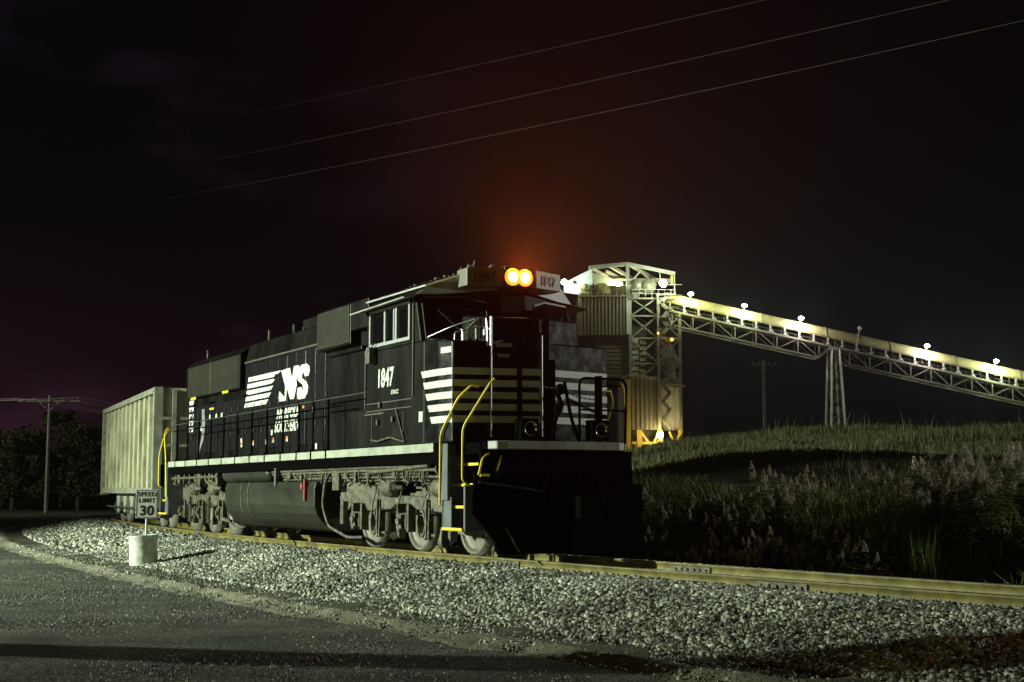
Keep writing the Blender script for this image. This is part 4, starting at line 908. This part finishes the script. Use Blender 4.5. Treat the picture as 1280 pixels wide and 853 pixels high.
m = MB(); m.ball((X_(838.5), -1.7, tz(427)), .16, 8); m.ball((X_(821.5), -1.7, tz(419)), .1, 8); m.build('orange_lamp', emis('orange_small', (1, .4, .06), 6), tow)

# ================================================================== CONVEYOR
cx0, cx1 = tx(834), tx(1420); cy = TY+1.0
def cz(x): return tz(370.0 + .2225*((x/K+640)-835))
conv = empty('conveyor', (cx0, cy, cz(cx0))); tag(conv, 'long inclined conveyor gallery with pale curved cover and lit lamps above truss', 'conveyor')
slope = (cz(cx1)-cz(cx0))/(cx1-cx0)
def C_(x, y, dz): return (x-cx0, y, cz(x)-cz(cx0)+dz)
m = MB(); n = 10; xsC = list(np.linspace(cx0, cx1, 30)); V = []
for x in xsC:
    for j in range(n+1):
        a = math.pi*j/n; V.append(C_(x, -math.cos(a)*.95, -.55 + math.sin(a)*1.1))
Fc = [(i*(n+1)+j, i*(n+1)+j+1, (i+1)*(n+1)+j+1, (i+1)*(n+1)+j) for i in range(len(xsC)-1) for j in range(n)]
m.add(V, Fc, True); m.build('cover', mat('conveyor_cover', (.40, .345, .13), .55, var=.22, vscale=.7), conv)
m = MB()
for k in range(0, len(xsC)-1, 2):
    x = xsC[k]
    for j in range(n): a, b = math.pi*j/n, math.pi*(j+1)/n; m.bar(C_(x, -math.cos(a)*.97, -.55+math.sin(a)*1.12), C_(x, -math.cos(b)*.97, -.55+math.sin(b)*1.12), .08, .05)
m.build('cover_hoops', steel, conv)
m = MB(); pit = 1.42; x = cx0+.4
while x < cx1:
    for y in (-.95, .95): m.bar(C_(x, y, -.55), C_(x, y, -1.25), .17, .1)
    m.bar(C_(x, -.95, -1.1), C_(x, .95, -1.1), .12); m.bar(C_(x, -.95, -.95), C_(x+.5, -.6, -1.3), .06); x += pit/1.0
m.build('idler_brackets', tan_l, conv)
m = MB(); m.bar(C_(cx0, 0, -.62), C_(cx1, 0, -.62), 1.2, .05); m.build('belt', digit, conv)
xt = tx(1042)
def truss(xa, xb, na, nb):
    m = MB(); top, bot = -1.35, -2.75
    for y in (-.95, .95):
        m.bar(C_(xa, y, top), C_(xb, y, top), .16, .2); m.bar(C_(na, y, bot), C_(nb, y, bot), .14, .16); m.bar(C_(xa, y, top), C_(na, y, bot), .12); m.bar(C_(xb, y, top), C_(nb, y, bot), .12)
        k = int((nb-na)/1.95); st = (nb-na)/k
        for i in range(k+1):
            x = na+i*st; m.bar(C_(x, y, top), C_(x, y, bot), .1)
            if i < k:
                if i % 2: m.bar(C_(x, y, bot), C_(x+st, y, top), .08)
                else: m.bar(C_(x, y, top), C_(x+st, y, bot), .08)
    k = int((nb-na)/1.95)
    for i in range(k+1): x = na+i*(nb-na)/k; m.bar(C_(x, -.95, bot), C_(x, .95, bot), .08)
    m.bar(C_(xa, -1.5, -1.05), C_(xb, -1.5, -1.05), .05, .05); m.bar(C_(xa, -1.5, -.55), C_(xb, -1.5, -.55), .05, .05)
    x = xa
    while x < xb: m.bar(C_(x, -1.5, -1.4), C_(x, -1.5, -.5), .06); x += 2.84
    return m
truss(cx0, xt, cx0+.6, tx(1026)).build('truss', steel, conv)
truss(xt+.2, cx1, tx(1064), cx1).build('truss', steel, conv)
for k, (px, c, p) in enumerate(((865, GRN, .9), (932, COOL, 1.0), (1003, VIO, 1.0), (1160, VIO, .9), (1246, COOL, 1.25), (1330, GRN, 1.0))):
    x = tx(px); m = MB(); m.bar(C_(x, -1.0, -.7), C_(x, -1.0, .85), .07); m.bar(C_(x, -1.0, .85), C_(x, -1.45, .9), .06); lp = m.build('lamp_post', steel, conv)
    m = MB(); m.ball(C_(x, -1.45, .72), .21, 12, (1.3, 1, .8)); m.build('lamp_bulb', emis('conv_lamp_%d' % k, c, 90), lp)
    lightpt('lamp_source', C_(x, -1.7, .45), P_CONV*p, c, .2, conv)
x = tx(1077); m = MB(); m.bar(C_(x-.4, -1.2, -.9), C_(x, -1.2, 1.0), .09); m.ball(C_(x, -1.2, 1.05), .22, 8); m.build('lamp_post', tan_l, conv)
# trestle
trs = empty('conveyor_trestle', (tx(1047), cy, 0)); tag(trs, 'tapering lattice steel trestle leg holding up middle of the conveyor', 'trestle')
m = MB(); zt = cz(xt)-1.55; bw, twd = .95, .36
for s in (-1, 1):
    for y in (-1, 1): m.bar((s*bw, y*1.6, 0), (s*twd, y*.9, zt), .2, .2)
m.bar((-.7, -.9, zt), (.7, -.9, zt), .25); m.bar((-.7, .9, zt), (.7, .9, zt), .25); m.build('legs', tan_l, trs)
m = MB(); kk = 7; 
for i in range(kk):
    z0, z1 = zt*i/kk, zt*(i+1)/kk; w0 = bw+(twd-bw)*i/kk; w1 = bw+(twd-bw)*(i+1)/kk; y0 = 1.6-.7*i/kk; y1 = 1.6-.7*(i+1)/kk
    for y in (-1, 1): m.bar((-w0, y*y0, z0), (w1, y*y1, z1), .11); m.bar((w0, y*y0, z0), (-w1, y*y1, z1), .11); m.bar((-w1, y*y1, z1), (w1, y*y1, z1), .13)
m.build('cross_bracing', steel, trs)

# ================================================================== POLES AND WIRES
wood = mat('weathered_pole', (.3, .27, .22), .8, var=.25, stretch=(1, 1, .2))
def pole(name, x, y, h, lab, arm=2.2, ins=True, r=.14, z0=0):
    e = empty(name, (x, y, z0), 0); tag(e, lab, 'utility pole'); m = MB(); m.cyl((0, 0, -.5), (0, 0, h), r*1.15, r*.8, n=12); m.build('pole_shaft', wood, e)
    if ins:
        m = MB(); m.box(-arm, arm, -.14, -.04, h-.48, h-.38); m.bar((-.8, -.1, h-.45), (0, -.1, h-1.2), .06); m.bar((.8, -.1, h-.45), (0, -.1, h-1.2), .06); ca = m.build('crossarm', wood, e)
        for q in (-arm*.92, -arm*.45, arm*.45, arm*.92):
            m = MB(); m.lathe([(0, 0), (.05, .0), (.07, .1), (.04, .16), (0, .2)], (q, -.1, h-.35), 'z', 10); m.build('insulator', offwhite, ca)
    return e
pole('utility_pole', -35.8, 110, 9.0, 'tall pale wooden pole standing before the dark treeline', 2.4, r=.13)
pole('utility_pole', 23.1, 130, 13.6, 'slender pole with short crossarm behind the hill under the conveyor', 1.1, r=.16)
pole('utility_pole', -2.0, 190, 10, 'distant pole hidden behind the hopper wagon carrying its wires', 2.6, r=.16)
pole('utility_pole', -20.0, 18.2, 11, 'stout bare pole beside the road casting a long shadow', 1.6, ins=False, r=.3)  # out-of-view pole, added to cast the dark strip over road and ballast
def wire(name, a, b, sag, r, lab, nseg=24, mt=None):
    pts = []
    for i in range(nseg+1):
        t = i/nseg; pts.append((a[0]+(b[0]-a[0])*t, a[1]+(b[1]-a[1])*t, a[2]+(b[2]-a[2])*t-4*sag*t*(1-t)))
    m = MB(); P = [Vector(p)-Vector(a) for p in pts]; d = (Vector(b)-Vector(a)).normalized(); u = d.orthogonal().normalized(); v = d.cross(u); V = []
    for p in P:
        for j in range(5): q = p+(u*math.cos(j*1.2566)+v*math.sin(j*1.2566))*r; V.append(tuple(q))
    m.add(V, [(i*5+j, i*5+(j+1) % 5, (i+1)*5+(j+1) % 5, (i+1)*5+j) for i in range(nseg) for j in range(5)], True)
    o = m.build(name, mt or MATS['wire'], loc=a); tag(o, lab, 'wire'); return o
mat('wire', (.06, .04, .035), .6); mat('wire_pale', (.8, .7, .75), .5)
wire('power_line', (-33.9, 75, 18.3), (14.2, 30, 14.4), .5, .013, 'highest of the three overhead wires crossing the night sky')
wire('power_line', (-33.8, 75, 16.25), (14.2, 30, 13.4), .5, .012, 'middle one of the three overhead wires crossing the night sky')
wire('power_line', (-33.8, 75, 14.8), (14.1, 30, 12.5), .5, .011, 'lowest and faintest of the three overhead wires crossing the sky')
for i, (q, zz, lb) in enumerate(((-2.4, 8.8, 'outer left crossarm'), (-1.1, 8.75, 'inner left crossarm'), (1.1, 8.8, 'inner right crossarm'), (2.4, 8.85, 'outer right crossarm'))):
    wire('pole_wire', (-35.8+q, 110, zz), (-2.0+q, 190, 9.9), 2.0, .03, 'pale wire running right from the %s tip toward the wagon' % lb, mt=MATS['wire_pale'])
    wire('pole_wire', (-35.8+q, 110, zz), (-75+q, 95, 9.6), 1.0, .028, 'pale wire running away from the wagon from the %s tip' % lb, mt=MATS['wire_pale'])

# ================================================================== FLOODLIGHT POLES OUTSIDE THE FRAME
def flood_pole(x, y, h, aim, col, power, size, blend, lab, radius=.1):
    e = empty('yard_light', (x, y, 0)); tag(e, lab, 'yard light'); m = MB(); m.cyl((0, 0, -.3), (0, 0, h), .15, .1, n=12); m.build('pole_shaft', steel, e)
    d = Vector(aim) - Vector((x, y, h)); d.normalize(); p = Vector((0, 0, h+.2)); 
    m = MB(); m.lathe([(0, .34), (.3, .33), (.9, .30), (.9, .0)], tuple(p), 'z', 40); m.build('lamp_shade', steel, e)  # shade added to keep the lamp's light out of the upper air
    m = MB(); m.ball(tuple(p+d*.05), .09, 10); m.build('bulb', emis('bulb_%s' % lab[:6], col, 20), e)
    ld = bpy.data.lights.new('flood', 'SPOT'); ld.energy = power; ld.color = col; ld.spot_size = R(size); ld.spot_blend = blend; ld.shadow_soft_size = radius
    lo = bpy.data.objects.new('flood', ld); COL.objects.link(lo); lo.parent = e; lo.location = p + d*.15; lo.rotation_euler = d.to_track_quat('-Z', 'Y').to_euler()
flood_pole(-40, 22.5, 10, (-12, 33, .5), (.86, 1.0, .76), P_KEY, 84, .9, 'tall mercury floodlight pole left of the road lighting the train')
flood_pole(-4, -15, 10, (-2, 27, 2.2), (1.0, .82, .16), P_SODIUM, 46, .9, 'sodium floodlight pole behind the viewpoint giving yellow light')
flood_pole(50, 37, 14, (6, 28.5, .8), (.95, .98, .85), P_RIGHT, 38, .7, 'white floodlight pole beside the grassy bank well to the right')
flood_pole(-60, 92, 13, (-38, 122, 2.0), (.95, 1.0, .75), 15000, 140, .8, 'distant yard light pole standing left of the treeline')  # unseen lamp, added to brighten the pale pole and the trees
# headlight beams
for v in (-.17, .07):
    ld = bpy.data.lights.new('headlight_beam', 'SPOT'); ld.energy = P_HEAD; ld.color = (1.0, .15, .006); ld.spot_size = R(148); ld.spot_blend = 1.0; ld.shadow_soft_size = .08
    lo = bpy.data.objects.new('headlight_beam', ld); COL.objects.link(lo); lo.parent = loco; lo.location = (2.52, v, 4.8); lo.rotation_euler = Vector((1, 0, 1.1)).to_track_quat('-Z', 'Y').to_euler()

# ================================================================== VEGETATION
leafm = mat('tree_leaves', (.035, .05, .012), .7, var=.5, vscale=.6, col2=(.09, .08, .02)); barkm = mat('bark', (.06, .05, .035), .9, var=.4)
def tree_mesh(seed, H, W):
    rs = np.random.RandomState(seed); m = MB(); m.cyl((0, 0, -.3), (0, 0, H*.55), .22, .12, n=8); cl = []
    for i in range(9):
        a = rs.rand()*6.28; z0 = H*(.2+.4*rs.rand()); q = (math.cos(a)*W*.3*(.5+rs.rand()), math.sin(a)*W*.3*(.5+rs.rand()), z0+H*.22); m.cyl((0, 0, z0), q, .08, .03, n=6); cl.append(q)
    cs = []
    for i in range(30):
        a = rs.rand()*6.28; z = .1+.85*rs.rand(); rr = W*.5*math.sqrt(max(0, 1-((z-.45)/.6)**2))*(.3+.75*rs.rand()); cs.append((math.cos(a)*rr, math.sin(a)*rr, z*H, W*(.10+.12*rs.rand())))
    n = 3600; C = np.array(cs); k = rs.randint(0, len(C), n); d = rs.normal(size=(n, 3)); d /= np.linalg.norm(d, axis=1)[:, None]; P = C[k, :3] + d*(C[k, 3]*rs.rand(n)**.4)[:, None]
    s = .12+.12*rs.rand(n); a = rs.normal(size=(n, 3)); a /= np.linalg.norm(a, axis=1)[:, None]; b = np.cross(a, rs.normal(size=(n, 3))); b /= np.linalg.norm(b, axis=1)[:, None]
    V = np.stack([P-a*s[:, None], P+b*s[:, None]*.6, P+a*s[:, None], P-b*s[:, None]*.6], 1).reshape(-1, 3); F = np.arange(4*n).reshape(-1, 4)
    return m, V, F
def tree(name, seed, H, W, lab, grp):
    e = empty(name); m, V, F = tree_mesh(seed, H, W); m.build('trunk', barkm, e); npmesh('crown', V, F, leafm, False, e); tag(e, lab, 'tree', grp); return e
tv = [tree('broadleaf_tree', 31, 8.2, 5.5, '', ''), tree('broadleaf_tree', 32, 7.0, 6.0, '', ''), tree('conifer_tree', 33, 9.0, 4.4, '', '')]
spots = [(-58, 128), (-54, 133), (-50.5, 127), (-47, 131), (-44, 126), (-41.5, 132), (-38.5, 127), (-36, 133), (-33, 128), (-30, 134), (-63, 132), (-56, 141), (-49, 142), (-42, 141), (-35, 142), (-27, 130), (-24, 136)]
used = set()
for i, (x, y) in enumerate(spots):
    k = (i*2+i//3) % 3; o = tv[k] if k not in used else copy_tree(tv[k]); used.add(k); sc_ = .8+.38*rnd.random(); o.location = (x, y, 0); o.scale = (sc_*1.25, sc_*1.25, sc_); o.rotation_euler = (0, 0, rnd.uniform(0, 6.28))
    tag(o, 'dark tree in the treeline beyond the road and tall pale pole', 'tree', 'dark trees behind the tall pale pole')
for i, (x, y) in enumerate(((38, 150), (44, 155), (50, 149), (57, 156))):
    o = copy_tree(tv[i % 2]); o.location = (x, y, 1.0+.4*i); o.scale = (1.2, 1.2, .95); o.rotation_euler = (0, 0, rnd.uniform(0, 6.28)); tag(o, 'dark tree beyond the grassy hill below the conveyor', 'tree', 'dark trees under the conveyor')

def blades(name, X, Y, Z, H, W, m, lean=.35):
    n = len(X); a = nrs.rand(n)*6.28; dx, dy = np.cos(a), np.sin(a); b = nrs.rand(n)*6.28; lx, ly = np.cos(b)*H*lean*nrs.rand(n), np.sin(b)*H*lean*nrs.rand(n)
    p0 = np.stack([X-dx*W, Y-dy*W, Z-.03], 1); p1 = np.stack([X+dx*W, Y+dy*W, Z-.03], 1)
    m0 = np.stack([X-dx*W*.8+lx*.35, Y-dy*W*.8+ly*.35, Z+H*.55], 1); m1 = np.stack([X+dx*W*.8+lx*.35, Y+dy*W*.8+ly*.35, Z+H*.55], 1)
    t0 = np.stack([X+lx-dx*W*.1, Y+ly, Z+H], 1); t1 = np.stack([X+lx+dx*W*.1, Y+ly, Z+H], 1)
    V = np.stack([p0, p1, m1, m0, t1, t0], 1).reshape(-1, 3); o = (np.arange(n)*6)[:, None]; F = np.concatenate([o+np.array([0,1,2,3]), o+np.array([3,2,4,5])], 0)
    return npmesh(name, V, F, m)
def grass_mat(name, a, b):
    m = bpy.data.materials.new(name); m.use_nodes = True; n = m.node_tree.nodes; l = m.node_tree.links; bs = n['Principled BSDF']; bs.inputs['Roughness'].default_value = .6
    geo = n.new('ShaderNodeNewGeometry'); rp = n.new('ShaderNodeValToRGB'); e = rp.color_ramp.elements; e[0].color = (*a, 1); e[1].color = (*b, 1); l.new(geo.outputs['Random Per Island'], rp.inputs[0]); l.new(rp.outputs[0], bs.inputs['Base Color'])
    tl = n.new('ShaderNodeBsdfTranslucent'); l.new(rp.outputs[0], tl.inputs[0]); mx = n.new('ShaderNodeMixShader'); mx.inputs[0].default_value = .35; l.new(bs.outputs[0], mx.inputs[1]); l.new(tl.outputs[0], mx.inputs[2]); l.new(mx.outputs[0], n['Material Output'].inputs[0]); return m
gm = grass_mat('tall_grass', (.02, .026, .005), (.19, .18, .06)); gm2 = grass_mat('weed_green', (.03, .06, .01), (.12, .17, .03))
# hill grass: distribute in view cone
n = 130000; D = 24 + 42*nrs.rand(n)**.8; T = -.02 + .42*nrs.rand(n); X = T*D; Y = D; Z = terrain(X, Y); s_, v_ = sv(X, Y); k = (v_ > 5.0) & (X > 1.0)
dens = (vnoise(X, Y, .25, 21) + vnoise(X, Y, .8, 22)*.6) > -.33; k &= dens
X, Y, Z = X[k], Y[k], Z[k]; hh = (.07+.15*nrs.rand(len(X)))*(1+2.5*np.maximum(0, vnoise(X, Y, .45, 23)))*(1+1.5*(nrs.rand(len(X)) > .985))
o = blades('hill_grass', X, Y, Z, hh, .006+.010*nrs.rand(len(X)), gm); tag(o, 'long rough grass covering the hill behind the track', 'grass', kind='stuff')
n = 26000; S = -14+24*nrs.rand(n); Vv = 4.2+6.5*nrs.rand(n)**1.1; X, Y = tr(S, Vv); Z = terrain(X, Y); k = vnoise(X, Y, .6, 31) > -.12; X, Y, Z = X[k], Y[k], Z[k]
o = blades('bank_weeds', X, Y, Z, .15+.5*nrs.rand(len(X))**1.5, .012+.02*nrs.rand(len(X)), gm2, 1.0); tag(o, 'leafy green weeds growing on the bank beyond the rails', 'weeds', kind='stuff')
gm3 = grass_mat('bright_green', (.06, .12, .01), (.22, .30, .04))
n = 5000; D = 21+9*nrs.rand(n); pxx = 1000+170*nrs.rand(n)-30*nrs.rand(n); X = (pxx-640)/1778*D; Y = D; k = (vnoise(X, Y, .9, 51) > -.05) & (sv(X, Y)[1] > 4.6); X, Y = X[k], Y[k]; Z = terrain(X, Y)
o = blades('green_reeds', X, Y, Z, .35+.6*nrs.rand(len(X)), .008+.010*nrs.rand(len(X)), gm3, .35); tag(o, 'tall bright green reeds on the bank at the foot of the hill', 'reeds', kind='stuff')
n = 1400; S = -13+24*nrs.rand(n); Vv = -4.9+1.1*nrs.rand(n); X, Y = tr(S, Vv); Z = prof(S, Vv); k = vnoise(X, Y, .7, 41) > .12; X, Y, Z = X[k], Y[k], Z[k]
o = blades('verge_grass', X, Y, Z, .05+.10*nrs.rand(len(X)), .004+.004*nrs.rand(len(X)), gm2, .9); tag(o, 'short sparse grass tufts on the dirt verge', 'grass', kind='stuff')
# plume weeds (individual plants)
plm = grass_mat('plume_fluff', (.42, .36, .30), (.72, .66, .54)); gmw = grass_mat('weed_leaf', (.05, .09, .012), (.2, .26, .05))
def plume(seed, H, big):
    rs = np.random.RandomState(seed); e = empty('plume_weed'); nst = 5 if not big else 5; stems = []
    m = MB(); tips = []
    for i in range(nst):
        a = rs.rand()*6.28; q = (math.cos(a)*.34, math.sin(a)*.34, H*(.6+.4*rs.rand())); m.cyl((0, 0, -.1), q, .008, .005, n=4, cap=False); tips.append(q)
    m.build('stem', gm2, e)
    n = 300 if big else 150; t = rs.rand(n); st = rs.randint(0, nst, n); T = np.array(tips); P = T[st]*(t*.85)[:, None]; a = rs.rand(n)*6.28; L = .14+.2*rs.rand(n); d = np.stack([np.cos(a), np.sin(a), .3*rs.rand(n)-.05], 1); w = np.stack([-np.sin(a), np.cos(a), np.zeros(n)], 1)
    V = np.stack([P, P+d*(L*.5)[:, None]+w*.03, P+d*L[:, None]+np.array([0, 0, -.03]), P+d*(L*.5)[:, None]-w*.03], 1).reshape(-1, 3); npmesh('leaves', V, np.arange(4*n).reshape(-1, 4), gmw, False, e)
    Rr = .036 if not big else .06
    for q in tips:
        k = 260; dd = rs.normal(size=(k, 3)); dd /= np.linalg.norm(dd, axis=1)[:, None]; tz_ = rs.rand(k)**.8; lean = rs.normal(size=2)*.5; c = np.array(q)+np.stack([dd[:, 0]*Rr*(1.15-tz_)*1.3+lean[0]*Rr*tz_**2*2, dd[:, 1]*Rr*(1.15-tz_)*1.3+lean[1]*Rr*tz_**2*2, (tz_-.4)*Rr*4.2], 1); u = rs.normal(size=(k, 3)); u /= np.linalg.norm(u, axis=1)[:, None]; w = np.cross(u, dd); s = (.010+.012*rs.rand(k))[:, None]
        V = np.stack([c-u*s, c+w*s*.4, c+u*s, c-w*s*.4], 1).reshape(-1, 3); npmesh('plume', V, np.arange(len(V)).reshape(-1, 4), plm, False, e)
    return e
pv = [plume(51, .95, False), plume(52, 1.2, False), plume(53, .8, False)]; pb = [plume(54, 1.3, True), plume(55, 1.1, True)]
def put(base, used, x, y, lab, grp, i, sc_):
    while sv([x], [y])[1][0] < 4.6: x += .25; y += .25
    k = i % len(base); o = base[k] if i < len(base) else copy_tree(base[k]); z = float(terrain(np.array([x]), np.array([y]))[0]); o.location = (x, y, z); o.scale = (sc_,)*3; o.rotation_euler = (0, 0, rnd.uniform(0, 6.28)); tag(o, lab, 'weed', grp)
for i in range(84):
    D = rnd.uniform(23.5, 33); px = rnd.choice((rnd.uniform(800, 1130), rnd.uniform(880, 1010))); put(pv, 0, (px-640)/1778*D, D, 'small pale plumed weed on the bank between locomotive and hill', 'plumed weeds along the bank', i, rnd.uniform(.7, 1.15))
for i in range(26):
    D = rnd.uniform(25.5, 30); px = 1120+175*rnd.random()**.75; put(pb, 0, (px-640)/1778*D, D, 'tall leafy weed with large fluffy white plumes on the steep bank', 'big plumed weeds on the steep bank', i, rnd.uniform(.85, 1.1)*(1+.3*(px-1130)/150))

# ================================================================== HAZE added to spread a glow around the lamps
hm = bpy.data.materials.new('night_haze'); hm.use_nodes = True; n = hm.node_tree.nodes; n.clear(); out = n.new('ShaderNodeOutputMaterial'); pv_ = n.new('ShaderNodeVolumePrincipled')
pv_.inputs['Color'].default_value = (.9, .92, 1.0, 1); pv_.inputs['Density'].default_value = HAZE; pv_.inputs['Anisotropy'].default_value = .75; hm.node_tree.links.new(pv_.outputs[0], out.inputs['Volume'])
if HAZE > 0:
    m = MB(); m.box(-1600, 1600, -500, 1990, -2.5, 48); hz = m.build('haze', hm); tag(hz, kind='stuff')
for me in list(bpy.data.meshes):
    if me.users == 0: bpy.data.meshes.remove(me)
